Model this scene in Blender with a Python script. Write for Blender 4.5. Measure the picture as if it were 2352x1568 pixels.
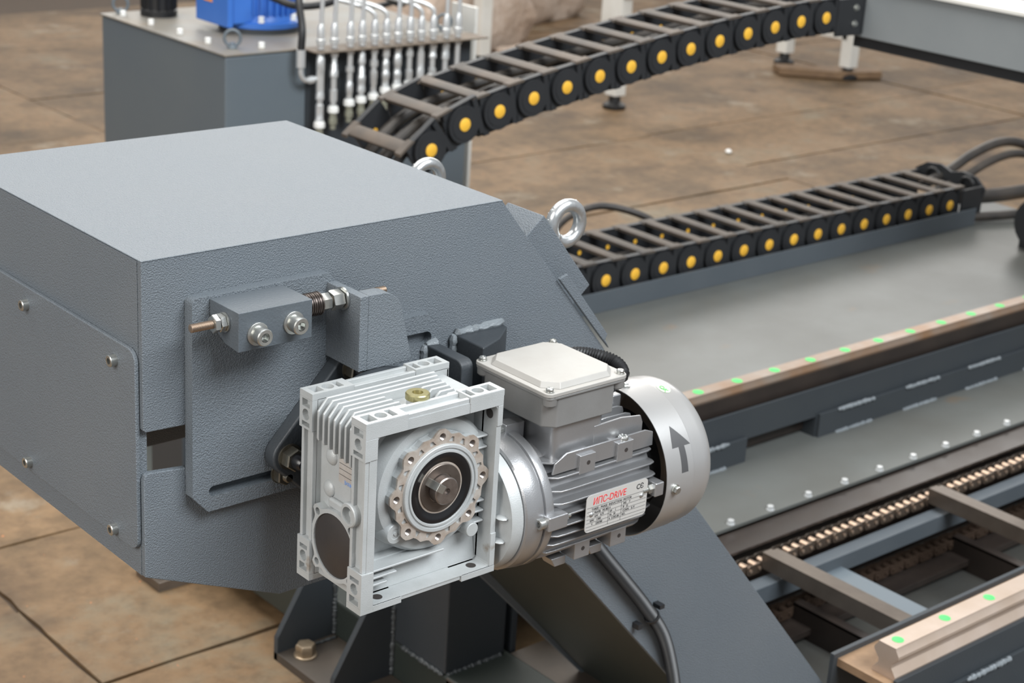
import bpy, bmesh, math, random
from mathutils import Vector, Matrix
from mathutils.geometry import tessellate_polygon
random.seed(7)
PI = math.pi
S = bpy.context.scene
COL = S.collection
for o in list(bpy.data.objects): bpy.data.objects.remove(o)

# ------------------------------------------------------------------ camera
cd = bpy.data.cameras.new('camera'); cam = bpy.data.objects.new('camera', cd); COL.objects.link(cam)
cd.sensor_width = 36; cd.lens = 3997.6 / 2352 * 36
R_ = Matrix(((0.759023, -0.648530, 0.0), (0, 0, 0), (0, 0, 0)))
yaw, pitch, roll = math.radians(48.26569), math.radians(19.910844), math.radians(-3.556038)
fw = Vector((math.cos(pitch)*math.cos(yaw), math.cos(pitch)*math.sin(yaw), -math.sin(pitch)))
rt = Vector((math.sin(yaw), -math.cos(yaw), 0)); dn = fw.cross(rt)
c_, s_ = math.cos(roll), math.sin(roll)
r2 = rt*c_ + dn*s_; d2 = dn*c_ - rt*s_
Mc = Matrix((r2, -d2, -fw)).transposed().to_4x4()
Mc.translation = Vector((-0.80724, -1.45911, 0.53093))
cam.matrix_world = Mc
cd.clip_start = 0.05; cd.clip_end = 100
cd.dof.use_dof = True; cd.dof.focus_distance = 1.72; cd.dof.aperture_fstop = 11
S.camera = cam

# ------------------------------------------------------------------ world, lights, exposure
w = bpy.data.worlds.new('world'); S.world = w; w.use_nodes = True
bg = w.node_tree.nodes['Background']; bg.inputs[0].default_value = (0.93, 0.96, 1.0, 1); bg.inputs[1].default_value = 0.41
def area(name, loc, target, sx, sy, power, color=(1, 1, 1)):
    l = bpy.data.lights.new(name, 'AREA'); l.shape = 'RECTANGLE'; l.size = sx; l.size_y = sy; l.energy = power; l.color = color
    o = bpy.data.objects.new(name, l); COL.objects.link(o); o.location = loc
    o.rotation_euler = (Vector(target) - Vector(loc)).to_track_quat('-Z', 'Y').to_euler(); return o
area('roof_light', (1.5, 3.6, 5.2), (1.2, 1.6, -1), 6.0, 5.0, 560, (1.0, 0.972, 0.925))
area('far_windows', (8.5, 9.5, 3.6), (0.3, 0.3, -0.3), 11.0, 3.2, 430, (1.0, 0.965, 0.915))
area('side_window', (-3.6, -0.6, 1.9), (0.3, 0.0, -0.4), 2.4, 3.0, 190, (1.0, 0.97, 0.93))
area('front_window', (1.3, -3.7, 3.9), (0.4, 0.0, -0.2), 4.2, 2.2, 570, (0.92, 0.965, 1.0))
vs = S.view_settings; vs.view_transform = 'Standard'; vs.look = 'None'; vs.exposure = 0.0; vs.gamma = 1.0; vs.use_curve_mapping = False

# ------------------------------------------------------------------ materials
def lin(c):
    c = c/255.0
    return c/12.92 if c <= 0.04045 else ((c+0.055)/1.055)**2.4
def rgb(r, g, b): return (lin(r), lin(g), lin(b), 1)
def mat(name, col, rough=0.5, metal=0.0, bump=None, bdist=0.001, var=None, spec=0.5, rvar=0, coat=0, emis=None, mottle=None):
    """bump=(scale,strength); var=(scale,colour2,amount); mottle=(scale,colour3,threshold)"""
    m = bpy.data.materials.new(name); m.use_nodes = True; nt = m.node_tree; N = nt.nodes; L = nt.links
    b = N['Principled BSDF']; b.inputs['Base Color'].default_value = col; b.inputs['Roughness'].default_value = rough
    b.inputs['Metallic'].default_value = metal; b.inputs['Specular IOR Level'].default_value = spec
    if coat: b.inputs['Coat Weight'].default_value = coat; b.inputs['Coat Roughness'].default_value = 0.15
    if bump or var or mottle:
        tc = N.new('ShaderNodeNewGeometry')
    cur = None
    if var:
        n = N.new('ShaderNodeTexNoise'); n.inputs['Scale'].default_value = var[0]; n.inputs['Detail'].default_value = 6; n.inputs['Roughness'].default_value = 0.6
        L.new(tc.outputs['Position'], n.inputs['Vector'])
        rp = N.new('ShaderNodeValToRGB'); rp.color_ramp.elements[0].position = 0.5-0.5*var[2]*0.7; rp.color_ramp.elements[1].position = 0.5+0.5*var[2]*0.7
        rp.color_ramp.elements[0].color = col; rp.color_ramp.elements[1].color = var[1]
        L.new(n.outputs['Fac'], rp.inputs['Fac']); cur = rp.outputs['Color']
        if rvar:
            mr = N.new('ShaderNodeMapRange'); mr.inputs[3].default_value = rough-rvar; mr.inputs[4].default_value = rough+rvar
            L.new(n.outputs['Fac'], mr.inputs[0]); L.new(mr.outputs[0], b.inputs['Roughness'])
    if mottle:
        n = N.new('ShaderNodeTexNoise'); n.inputs['Scale'].default_value = mottle[0]; n.inputs['Detail'].default_value = 4
        L.new(tc.outputs['Position'], n.inputs['Vector'])
        rp = N.new('ShaderNodeValToRGB'); rp.color_ramp.elements[0].position = mottle[2]; rp.color_ramp.elements[1].position = min(1, mottle[2]+0.08)
        rp.color_ramp.elements[0].color = (0, 0, 0, 1); rp.color_ramp.elements[1].color = (1, 1, 1, 1)
        L.new(n.outputs['Fac'], rp.inputs['Fac'])
        mx = N.new('ShaderNodeMixRGB'); L.new(rp.outputs['Color'], mx.inputs[0])
        if cur: L.new(cur, mx.inputs[1])
        else: mx.inputs[1].default_value = col
        mx.inputs[2].default_value = mottle[1]; cur = mx.outputs[0]
    if cur: L.new(cur, b.inputs['Base Color'])
    if bump:
        n = N.new('ShaderNodeTexNoise'); n.inputs['Scale'].default_value = bump[0]; n.inputs['Detail'].default_value = 3
        L.new(tc.outputs['Position'], n.inputs['Vector'])
        bp = N.new('ShaderNodeBump'); bp.inputs['Strength'].default_value = bump[1]; bp.inputs['Distance'].default_value = bdist
        L.new(n.outputs['Fac'], bp.inputs['Height']); L.new(bp.outputs['Normal'], b.inputs['Normal'])
    return m
M = {}
M['paint'] = mat('textured_grey_paint', rgb(93, 101, 108), 0.46, 0, (620, 1.0), 0.0018, (5, rgb(101, 107, 112), 0.9), 0.5, 0.05)
M['paint_fine'] = mat('fine_grey_paint', rgb(72, 79, 85), 0.50, 0, (420, 0.5), 0.001, (8, rgb(80, 86, 91), 0.9), 0.5, 0.05)
M['tank_paint'] = mat('tank_paint', rgb(92, 102, 110), 0.45, 0, None, 0.001, (3, rgb(100, 108, 112), 0.9), 0.5, 0.05)
M['tank_top'] = mat('tank_lid_paint', rgb(112, 113, 110), 0.45, 0, (60, 0.1), 0.001, (9, rgb(116, 106, 92), 0.7), 0.5, 0.06)
M['dark_paint'] = mat('dark_structure_paint', rgb(47, 52, 57), 0.5, 0, (300, 0.4), 0.001, (6, rgb(54, 58, 61), 0.9))
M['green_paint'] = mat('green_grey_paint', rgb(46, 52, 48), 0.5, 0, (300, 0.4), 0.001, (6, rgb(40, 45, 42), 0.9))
M['foot'] = mat('worn_foot_plate', rgb(60, 55, 50), 0.55, 0, (260, 0.3), 0.001, (14, rgb(78, 69, 60), 0.8))
M['bed'] = mat('worn_steel_bed', rgb(98, 101, 99), 0.42, 0.1, (90, 0.12), 0.001, (3.2, rgb(84, 84, 80), 0.8), 0.5, 0.06, 0, None, (5.0, rgb(106, 92, 76), 0.64))
M['pan'] = mat('pan_steel', rgb(82, 84, 82), 0.4, 0.2, (90, 0.12), 0.001, (5, rgb(70, 66, 60), 0.8), 0.5, 0.08)
M['blacksteel'] = mat('black_brown_steel', rgb(42, 37, 35), 0.32, 0.2, (200, 0.1), 0.001, (9, rgb(58, 50, 45), 0.7), 0.5, 0.1)
M['black'] = mat('black_plastic', rgb(28, 30, 33), 0.5, 0, (500, 0.15), 0.0005, (12, rgb(38, 39, 41), 0.8))
M['blackdust'] = mat('dusty_black_plastic', rgb(58, 55, 52), 0.6, 0, (400, 0.3), 0.0005, (10, rgb(92, 80, 69), 0.7))
M['rubber'] = mat('black_rubber', rgb(24, 24, 25), 0.45)
M['hose'] = mat('black_hose', rgb(36, 35, 35), 0.42, 0, None, 0.001, (14, rgb(66, 60, 54), 0.7))
M['yellow'] = mat('yellow_plastic', rgb(230, 180, 62), 0.45, 0, None, 0.001, (20, rgb(214, 160, 50), 0.8))
M['gear'] = mat('cast_grey_aluminium', rgb(180, 183, 184), 0.46, 0.2, (900, 0.35), 0.0006, (22, rgb(160, 163, 162), 0.8), 0.5, 0.06, 0, None, (34, rgb(140, 132, 122), 0.70))
M['gear2'] = mat('machined_flange_aluminium', rgb(188, 182, 175), 0.42, 0.35, (500, 0.2), 0.0005, (55, rgb(152, 134, 118), 0.6))
M['motor'] = mat('silver_motor_casting', rgb(178, 179, 181), 0.30, 0.75, (700, 0.25), 0.0005, (16, rgb(160, 160, 161), 0.8), 0.5, 0.06)
M['motorbox'] = mat('silver_paint_box', rgb(134, 134, 133), 0.42, 0.3, (1100, 0.25), 0.0004, (18, rgb(122, 121, 119), 0.8))
M['lid'] = mat('dusty_silver_lid', rgb(158, 156, 152), 0.52, 0.1, (1000, 0.2), 0.0004, (26, rgb(150, 147, 142), 0.8))
M['fan'] = mat('silver_fan_cover', rgb(182, 182, 182), 0.34, 0.6, (900, 0.15), 0.0004, (9, rgb(172, 170, 167), 0.8), 0.5, 0.04)
M['zinc'] = mat('zinc_steel', rgb(196, 198, 196), 0.28, 0.9, (600, 0.2), 0.0003, (60, rgb(168, 168, 162), 0.8))
M['galv'] = mat('galvanised_eye', rgb(206, 208, 208), 0.30, 0.85, (160, 0.5), 0.0008, (50, rgb(176, 178, 178), 0.8))
M['nut'] = mat('dark_zinc_nut', rgb(140, 138, 128), 0.32, 0.85, (500, 0.3), 0.0003, (50, rgb(98, 92, 82), 0.8))
M['bolt'] = mat('bronze_tinted_bolt', rgb(196, 178, 154), 0.34, 0.75, (300, 0.2), 0.0003, (60, rgb(160, 142, 118), 0.8))
M['thread'] = mat('threaded_rod_steel', rgb(150, 134, 120), 0.35, 0.8)
M['spring'] = mat('spring_steel', rgb(70, 62, 58), 0.35, 0.7)
M['shaft'] = mat('bare_shaft_steel', rgb(164, 157, 152), 0.34, 0.85, (300, 0.3), 0.0003, (70, rgb(110, 98, 92), 0.8))
M['hub'] = mat('dark_hub_steel', rgb(118, 110, 104), 0.4, 0.8, (300, 0.3), 0.0003, (70, rgb(96, 88, 82), 0.8))
M['seal'] = mat('black_seal', rgb(20, 20, 22), 0.28)
M['cap'] = mat('black_input_cap', rgb(46, 42, 41), 0.5, 0, (300, 0.2), 0.0005, (50, rgb(54, 49, 46), 0.8))
M['brass'] = mat('yellow_zinc_plug', rgb(176, 170, 128), 0.3, 0.8, None, 0.001, (80, rgb(150, 140, 96), 0.8))
M['rail'] = mat('ground_rail_steel', rgb(196, 180, 168), 0.33, 0.45, (60, 0.1), 0.0005, (12, rgb(176, 156, 138), 0.8), 0.5, 0.06)
M['rail_rust'] = mat('tarnished_rail_steel', rgb(136, 126, 116), 0.35, 0.45, (60, 0.1), 0.0005, (9, rgb(132, 100, 72), 0.6), 0.5, 0.06)
M['ledge'] = mat('rusty_ledge', rgb(150, 122, 94), 0.6, 0, (200, 0.3), 0.0005, (40, rgb(120, 96, 74), 0.8))
M['green'] = mat('green_cap', rgb(76, 190, 100), 0.5)
M['bar'] = mat('brown_steel_bar', rgb(108, 98, 88), 0.38, 0.4, (200, 0.2), 0.0005, (14, rgb(86, 76, 68), 0.8))
M['chain'] = mat('roller_chain_steel', rgb(166, 146, 128), 0.36, 0.6, None, 0.001, (60, rgb(160, 136, 116), 0.8))
M['chain_mid'] = mat('brown_chain_plate', rgb(96, 82, 70), 0.36, 0.6)
M['chain_dark'] = mat('dark_chain_plate', rgb(64, 58, 52), 0.38, 0.6)
M['chain_low'] = mat('dark_return_chain', rgb(72, 58, 48), 0.45, 0.4)  # darker tone for the return run
M['blue'] = mat('blue_motor_paint', rgb(52, 104, 186), 0.38, 0, (200, 0.2), 0.0006, (10, rgb(62, 114, 194), 0.8))
M['white'] = mat('white_paint', rgb(226, 225, 220), 0.45, 0, None, 0.001, (6, rgb(206, 203, 194), 0.8))
M['whiteplastic'] = mat('white_plastic', rgb(232, 232, 228), 0.4)
M['pipe'] = mat('white_zinc_pipe', rgb(214, 216, 216), 0.3, 0.55)
M['coupler'] = mat('olive_zinc_coupler', rgb(176, 176, 160), 0.35, 0.5, None, 0.001, (60, rgb(140, 140, 124), 0.8))
M['dirty_ledge'] = mat('oily_brown_ledge', rgb(92, 85, 76), 0.6, 0, None, 0.001, (12, rgb(112, 96, 80), 0.8))
M['wrap'] = mat('plastic_wrap', rgb(205, 190, 176), 0.28, 0, (14, 0.9), 0.02, (3, rgb(176, 152, 132), 0.8))
M['gantry'] = mat('gantry_paint', rgb(122, 127, 129), 0.45, 0, (120, 0.2), 0.001, (4, rgb(132, 136, 137), 0.8))
M['weld'] = mat('painted_weld', rgb(118, 124, 128), 0.42, 0.1, (500, 0.6), 0.001)
M['welddark'] = mat('dark_weld', rgb(72, 76, 78), 0.45, 0.1, (500, 0.6), 0.001)
M['plate'] = mat('aluminium_nameplate', rgb(200, 198, 194), 0.38, 0.35)
M['plate_old'] = mat('stained_nameplate', rgb(188, 185, 180), 0.42, 0.2, None, 0.001, (60, rgb(164, 154, 146), 0.8))
M['ink'] = mat('black_ink', rgb(34, 34, 36), 0.6)
M['redink'] = mat('red_ink', rgb(206, 40, 44), 0.5)
M['blueink'] = mat('blue_ink', rgb(86, 136, 206), 0.5)
M['whiteink'] = mat('white_ink', rgb(196, 194, 190), 0.6)
M['arrow'] = mat('dark_arrow_ink', rgb(70, 70, 71), 0.45)
M['sticker'] = mat('pale_green_sticker', rgb(206, 228, 190), 0.5)
M['greenink'] = mat('green_ink', rgb(96, 190, 104), 0.5)
M['wood'] = mat('splintered_wood', rgb(132, 106, 78), 0.7, 0, (60, 0.6), 0.002, (20, rgb(98, 76, 56), 0.8))
M['orange'] = mat('orange_sign', rgb(236, 150, 50), 0.5)

def floor_material():
    m = bpy.data.materials.new('stained_concrete'); m.use_nodes = True; nt = m.node_tree; N = nt.nodes; L = nt.links
    b = N['Principled BSDF']; b.inputs['Roughness'].default_value = 0.62; b.inputs['Specular IOR Level'].default_value = 0.35
    g = N.new('ShaderNodeNewGeometry'); oi = N.new('ShaderNodeObjectInfo')
    def noise(scale, det=8, r=0.6, off=None):
        n = N.new('ShaderNodeTexNoise'); n.inputs['Scale'].default_value = scale; n.inputs['Detail'].default_value = det; n.inputs['Roughness'].default_value = r
        L.new(g.outputs['Position'], n.inputs['Vector']); return n.outputs['Fac']
    def ramp(f, stops):
        r = N.new('ShaderNodeValToRGB'); e = r.color_ramp.elements
        while len(e) < len(stops): e.new(0.5)
        for k, (p, c) in enumerate(stops): e[k].position = p; e[k].color = c
        L.new(f, r.inputs['Fac']); return r.outputs['Color']
    base = ramp(noise(2.3, 10, 0.68), [(0.30, rgb(74, 58, 39)), (0.44, rgb(98, 78, 54)), (0.55, rgb(118, 94, 67)), (0.68, rgb(116, 104, 84)), (0.8, rgb(128, 116, 96))])
    fine = ramp(noise(24, 10, 0.7), [(0.30, (0.55, 0.53, 0.50, 1)), (0.52, (1, 1, 1, 1)), (0.75, (1.18, 1.16, 1.14, 1))])
    mx = N.new('ShaderNodeMixRGB'); mx.blend_type = 'MULTIPLY'; mx.inputs[0].default_value = 0.75
    L.new(base, mx.inputs[1]); L.new(fine, mx.inputs[2])
    stain = ramp(noise(2.7, 5, 0.55), [(0.56, (0, 0, 0, 1)), (0.72, (1, 1, 1, 1))])
    m2 = N.new('ShaderNodeMixRGB'); L.new(stain, m2.inputs[0]); L.new(mx.outputs[0], m2.inputs[1]); m2.inputs[2].default_value = rgb(72, 55, 37)
    m2b = N.new('ShaderNodeMath'); 
    pale = ramp(noise(3.9, 9, 0.65), [(0.585, (0, 0, 0, 1)), (0.68, (0.75, 0.75, 0.75, 1))])
    m3 = N.new('ShaderNodeMixRGB'); L.new(pale, m3.inputs[0]); L.new(m2.outputs[0], m3.inputs[1]); m3.inputs[2].default_value = rgb(132, 120, 102)
    pt = ramp(noise(55, 3, 0.5), [(0.735, (0, 0, 0, 1)), (0.76, (1, 1, 1, 1))])
    m4 = N.new('ShaderNodeMixRGB'); L.new(pt, m4.inputs[0]); L.new(m3.outputs[0], m4.inputs[1]); m4.inputs[2].default_value = rgb(196, 120, 72)
    hv = N.new('ShaderNodeHueSaturation'); mr = N.new('ShaderNodeMapRange'); mr.inputs[3].default_value = 0.9; mr.inputs[4].default_value = 1.1
    L.new(oi.outputs['Random'], mr.inputs[0]); L.new(mr.outputs[0], hv.inputs['Value']); L.new(m4.outputs[0], hv.inputs['Color'])
    L.new(hv.outputs[0], b.inputs['Base Color']); N.remove(m2b)
    bp = N.new('ShaderNodeBump'); bp.inputs['Strength'].default_value = 0.5; bp.inputs['Distance'].default_value = 0.004
    L.new(noise(30, 8, 0.6), bp.inputs['Height']); L.new(bp.outputs[0], b.inputs['Normal'])
    return m
M['floor'] = floor_material()
M['joint'] = mat('dirt_joint', rgb(78, 62, 47), 0.8, 0, (80, 0.6), 0.003, (20, rgb(70, 58, 46), 0.8))

# ------------------------------------------------------------------ geometry helpers
def basis(d):
    d = Vector(d).normalized(); a = Vector((0, 0, 1)) if abs(d.z) < 0.9 else Vector((1, 0, 0))
    u = a.cross(d).normalized(); v = d.cross(u); return u, v, d
def circ(cx, cy, r, n=24, a0=0.0, a1=2*PI, full=True):
    k = n if full else n+1
    return [(cx+r*math.cos(a0+(a1-a0)*i/n), cy+r*math.sin(a0+(a1-a0)*i/n)) for i in range(k)]
def rr(x0, x1, y0, y1, r, n=4, corners=(1, 1, 1, 1)):
    out = []
    for k, (cx, cy, a) in enumerate(((x0+r, y0+r, PI), (x1-r, y0+r, 1.5*PI), (x1-r, y1-r, 0), (x0+r, y1-r, 0.5*PI))):
        if corners[k]: out += circ(cx, cy, r, n, a, a+PI/2, False)
        else: out.append(((x0, y0), (x1, y0), (x1, y1), (x0, y1))[k])
    return out
def rect(x0, x1, y0, y1): return [(x0, y0), (x1, y0), (x1, y1), (x0, y1)]
class G:
    def __init__(s): s.bm = bmesh.new(); s.flat = False
    def box(s, x0, x1, y0, y1, z0, z1): return s.prism(rect(x0, x1, y0, y1), 'Z', z0, z1)
    def prism(s, pts, ax, a, b, holes=()):
        def P(p, t):
            return {'X': (t, p[0], p[1]), 'Y': (p[0], t, p[1]), 'Z': (p[0], p[1], t)}[ax]
        loops = [list(pts)]+[list(h) for h in holes]
        bm = s.bm; lo = [[bm.verts.new(P(p, a)) for p in l] for l in loops]; hi = [[bm.verts.new(P(p, b)) for p in l] for l in loops]
        fs = []
        if len(loops) > 1: s.flat = True
        if len(loops) == 1:
            fs.append(bm.faces.new(lo[0])); fs.append(bm.faces.new(hi[0]))
        else:
            tr = tessellate_polygon([[Vector((p[0], p[1], 0)) for p in l] for l in loops])
            fl = [v for l in lo for v in l]; fh = [v for l in hi for v in l]
            for t in tr:
                for q in (fl, fh):
                    try: fs.append(bm.faces.new([q[i] for i in t]))
                    except ValueError: pass
        for l, h in zip(lo, hi):
            n = len(l)
            for i in range(n):
                fs.append(bm.faces.new((l[i], l[(i+1) % n], h[(i+1) % n], h[i])))
        return fs
    def ring(s, c, u, v, r, n, ph=0):
        return [s.bm.verts.new(Vector(c)+u*(r*math.cos(2*PI*i/n+ph))+v*(r*math.sin(2*PI*i/n+ph))) for i in range(n)]
    def lathe(s, o, d, prof, n=32, ph=0, cap=True):
        u, v, d = basis(d); o = Vector(o); rs = []
        for t, r in prof:
            rs.append([s.bm.verts.new(o+d*t)] if r <= 1e-7 else s.ring(o+d*t, u, v, r, n, ph))
        for a, b in zip(rs, rs[1:]):
            for i in range(n):
                j = (i+1) % n
                if len(a) == 1 and len(b) == 1: continue
                if len(a) == 1: s.bm.faces.new((a[0], b[j], b[i]))
                elif len(b) == 1: s.bm.faces.new((a[i], a[j], b[0]))
                else: s.bm.faces.new((a[i], a[j], b[j], b[i]))
        if cap:
            for r in (rs[0], rs[-1]):
                if len(r) > 1: s.bm.faces.new(r)
    def cyl(s, p0, p1, r, n=20, r1=None, ph=0):
        d = Vector(p1)-Vector(p0); s.lathe(p0, d, [(0, r), (d.length, r if r1 is None else r1)], n, ph)
    def tube(s, pts, r, n=12, cap=True, rf=None):
        P = [Vector(p) for p in pts]; prev = None; rs = []
        for i, p in enumerate(P):
            t = (P[min(i+1, len(P)-1)]-P[max(i-1, 0)]).normalized()
            if prev is None: u, v, _ = basis(t)
            else:
                u = (prev-t*prev.dot(t)).normalized(); v = t.cross(u)
            prev = u; rs.append(s.ring(p, u, v, r if rf is None else rf(i), n))
        for a, b in zip(rs, rs[1:]):
            for i in range(n): s.bm.faces.new((a[i], a[(i+1) % n], b[(i+1) % n], b[i]))
        if cap: s.bm.faces.new(rs[0]); s.bm.faces.new(rs[-1])
    def torus(s, c, nrm, R, r, n=32, m=12, sq=1.0, a0=0, a1=2*PI):
        u, v, d = basis(nrm); c = Vector(c); full = abs(a1-a0-2*PI) < 1e-6; k = n if full else n+1; rs = []
        for i in range(k):
            a = a0+(a1-a0)*i/n; e = u*math.cos(a)+v*math.sin(a)
            rs.append([s.bm.verts.new(c+e*(R+r*math.cos(2*PI*j/m))+d*(r*sq*math.sin(2*PI*j/m))) for j in range(m)])
        for i in range(n):
            A, B = rs[i], rs[(i+1) % k]
            for j in range(m): s.bm.faces.new((A[j], A[(j+1) % m], B[(j+1) % m], B[j]))
        if not full: s.bm.faces.new(rs[0]); s.bm.faces.new(rs[-1])
    def sphere(s, c, r, sx=1, sy=1, sz=1, n=12):
        s_ = bmesh.ops.create_uvsphere(s.bm, u_segments=n, v_segments=max(6, n//2+1), radius=r)
        for v in s_['verts']: v.co = Vector((v.co.x*sx, v.co.y*sy, v.co.z*sz))+Vector(c)
    def hexnut(s, c, d, af, h, hole=None, ph=0.3, ch=0.12):
        R = af/2/math.cos(PI/6); d = Vector(d).normalized()
        s.lathe(c, d, [(0, R*0.93), (h*ch, R), (h*(1-ch), R), (h, R*0.9)], 6, ph)
    def bead(s, p0, p1, r, amp=0.35, step=None):
        p0, p1 = Vector(p0), Vector(p1); L = (p1-p0).length; n = max(4, int(L/(step or r*0.8))); 
        rs = [r*(1+amp*random.uniform(-1, 1)) for _ in range(n+1)]; rs[0] = r*0.5; rs[-1] = r*0.5
        s.tube([p0.lerp(p1, i/n)+Vector([random.uniform(-.15, .15)*r for _ in range(3)]) for i in range(n+1)], r, 8, True, lambda i: rs[i])
ORG = {}
def obj(name, g, m, parent=None, bevel=0, seg=2, angle=35, loc=None, smooth=True):
    """one mesh object; geometry given in world coordinates, moved to its root's origin"""
    bm = g.bm if isinstance(g, G) else g
    if isinstance(g, G) and g.flat: smooth = False; bevel = 0
    bmesh.ops.remove_doubles(bm, verts=bm.verts, dist=1e-7)
    bmesh.ops.recalc_face_normals(bm, faces=bm.faces)
    if parent is not None: off = ORG.get(parent.name, Vector((0, 0, 0)))
    elif loc is not None: off = Vector(loc)
    else:
        xs = [v.co for v in bm.verts]; off = Vector(((min(v.x for v in xs)+max(v.x for v in xs))/2, (min(v.y for v in xs)+max(v.y for v in xs))/2, min(v.z for v in xs)))
    bmesh.ops.translate(bm, verts=bm.verts, vec=-off)
    me = bpy.data.meshes.new(name); bm.to_mesh(me); bm.free()
    me.materials.append(M[m] if isinstance(m, str) else m)
    if smooth:
        for p in me.polygons: p.use_smooth = True
        me.set_sharp_from_angle(angle=math.radians(angle))
    o = bpy.data.objects.new(name, me); COL.objects.link(o)
    if parent is not None: o.parent = parent
    else: o.location = off
    ORG[o.name] = off
    if bevel:
        b = o.modifiers.new('bevel', 'BEVEL'); b.width = bevel; b.segments = seg; b.limit_method = 'ANGLE'; b.angle_limit = math.radians(35); b.harden_normals = smooth
    return o
def tag(o, label=None, cat=None, group=None, kind=None):
    if label: o['label'] = label
    if cat: o['category'] = cat
    if group: o['group'] = group
    if kind: o['kind'] = kind
    return o
def thing(name, label, cat, loc, group=None, rz=0):
    o = bpy.data.objects.new(name, None); COL.objects.link(o); o.location = loc; o.rotation_euler = (0, 0, rz); o.empty_display_size = 0.05
    ORG[o.name] = Vector(loc); return tag(o, label, cat, group)
def child_copy(src, parent, loc=(0, 0, 0), rot=None):
    c = src.copy(); COL.objects.link(c); c.parent = parent; c.location = loc
    if rot is not None: c.rotation_euler = rot
    ORG[c.name] = ORG.get(src.name, Vector((0, 0, 0))); return c
def text(name, body, size, m, parent, origin, ux, uy, align='LEFT', extrude=0.00012, shear=0, sx=1.0, bold=0.0):
    """flat lettering on a plane: origin = lower-left, ux/uy = unit directions; built as a mesh"""
    cu = bpy.data.curves.new(name, 'FONT'); cu.body = body; cu.size = size; cu.align_x = align; cu.extrude = extrude; cu.shear = shear; cu.resolution_u = 3; cu.offset = bold
    t = bpy.data.objects.new(name+'_curve', cu); COL.objects.link(t)
    me = bpy.data.meshes.new_from_object(t.evaluated_get(bpy.context.evaluated_depsgraph_get())); bpy.data.objects.remove(t)
    ux, uy = Vector(ux).normalized(), Vector(uy).normalized(); uz = ux.cross(uy)
    off = ORG.get(parent.name, Vector((0, 0, 0)))
    for v in me.vertices:
        v.co = Vector(origin)+ux*(v.co.x*sx)+uy*v.co.y+uz*v.co.z-off
    me.name = name; me.materials.clear(); me.materials.append(M[m])
    o = bpy.data.objects.new(name, me); COL.objects.link(o); o.parent = parent; ORG[o.name] = off; return o
def catmull(pts, k=8):
    P = [Vector(p) for p in pts]; P = [P[0]*2-P[1]]+P+[P[-1]*2-P[-2]]; out = []
    for i in range(1, len(P)-2):
        a, b, c, d = P[i-1], P[i], P[i+1], P[i+2]
        for j in range(k):
            t = j/k; out.append(0.5*((2*b)+(c-a)*t+(2*a-5*b+4*c-d)*t*t+(3*b-a-3*c+d)*t**3))
    out.append(P[-2]); return out
def resample(pts, step):
    out = [pts[0]]; acc = 0
    for a, b in zip(pts, pts[1:]):
        L = (b-a).length; 
        while acc+L >= step:
            t = (step-acc)/L; a = a.lerp(b, t); out.append(a); L = (b-a).length; acc = 0
        acc += L
    return out

# ------------------------------------------------------------------ SETTING: slab floor
FZ = -1.2
floor = obj('floor', (lambda g: (g.box(-4, 12, -4, 14, FZ-0.12, FZ-0.009), g)[1])(G()), 'joint'); tag(floor, 'brown stained concrete slab floor', None, None, 'structure')
xj = [-1.55, 0.515, 2.57, 4.63, 6.7, 8.8]
yj = [[-.6, .55, 1.435, 2.3, 3.2, 4.4], [-.7, .5, 1.10, 1.706, 2.35, 3.0, 3.62, 4.9, 6.1], [-.5, .7, 1.9, 3.0, 3.8, 4.6, 5.6, 6.6, 7.6], [.2, 1.3, 2.3, 3.24, 3.84, 5.0, 6.0, 7.0, 8.0], [0.6, 1.8, 2.98, 3.9, 5.1, 6.2, 7.3, 8.4]]
for i in range(len(xj)-1):
    for y0, y1 in zip(yj[i], yj[i][1:]):
        g = G(); e = 0.0045; dz = random.uniform(-0.003, 0.003)
        X0, X1, Y0, Y1 = xj[i]+e, xj[i+1]-e, y0+e, y1-e
        # chipped outline
        def edge(a, b, n=14):
            return [(a[0]+(b[0]-a[0])*k/n+random.uniform(-.003, .003), a[1]+(b[1]-a[1])*k/n+random.uniform(-.003, .003)) for k in range(n)]
        pts = edge((X0, Y0), (X1, Y0))+edge((X1, Y0), (X1, Y1))+edge((X1, Y1), (X0, Y1))+edge((X0, Y1), (X0, Y0))
        g.prism(pts, 'Z', FZ-0.05, FZ+dz-0.003)
        s = obj('slab', g, 'floor', floor)

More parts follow.
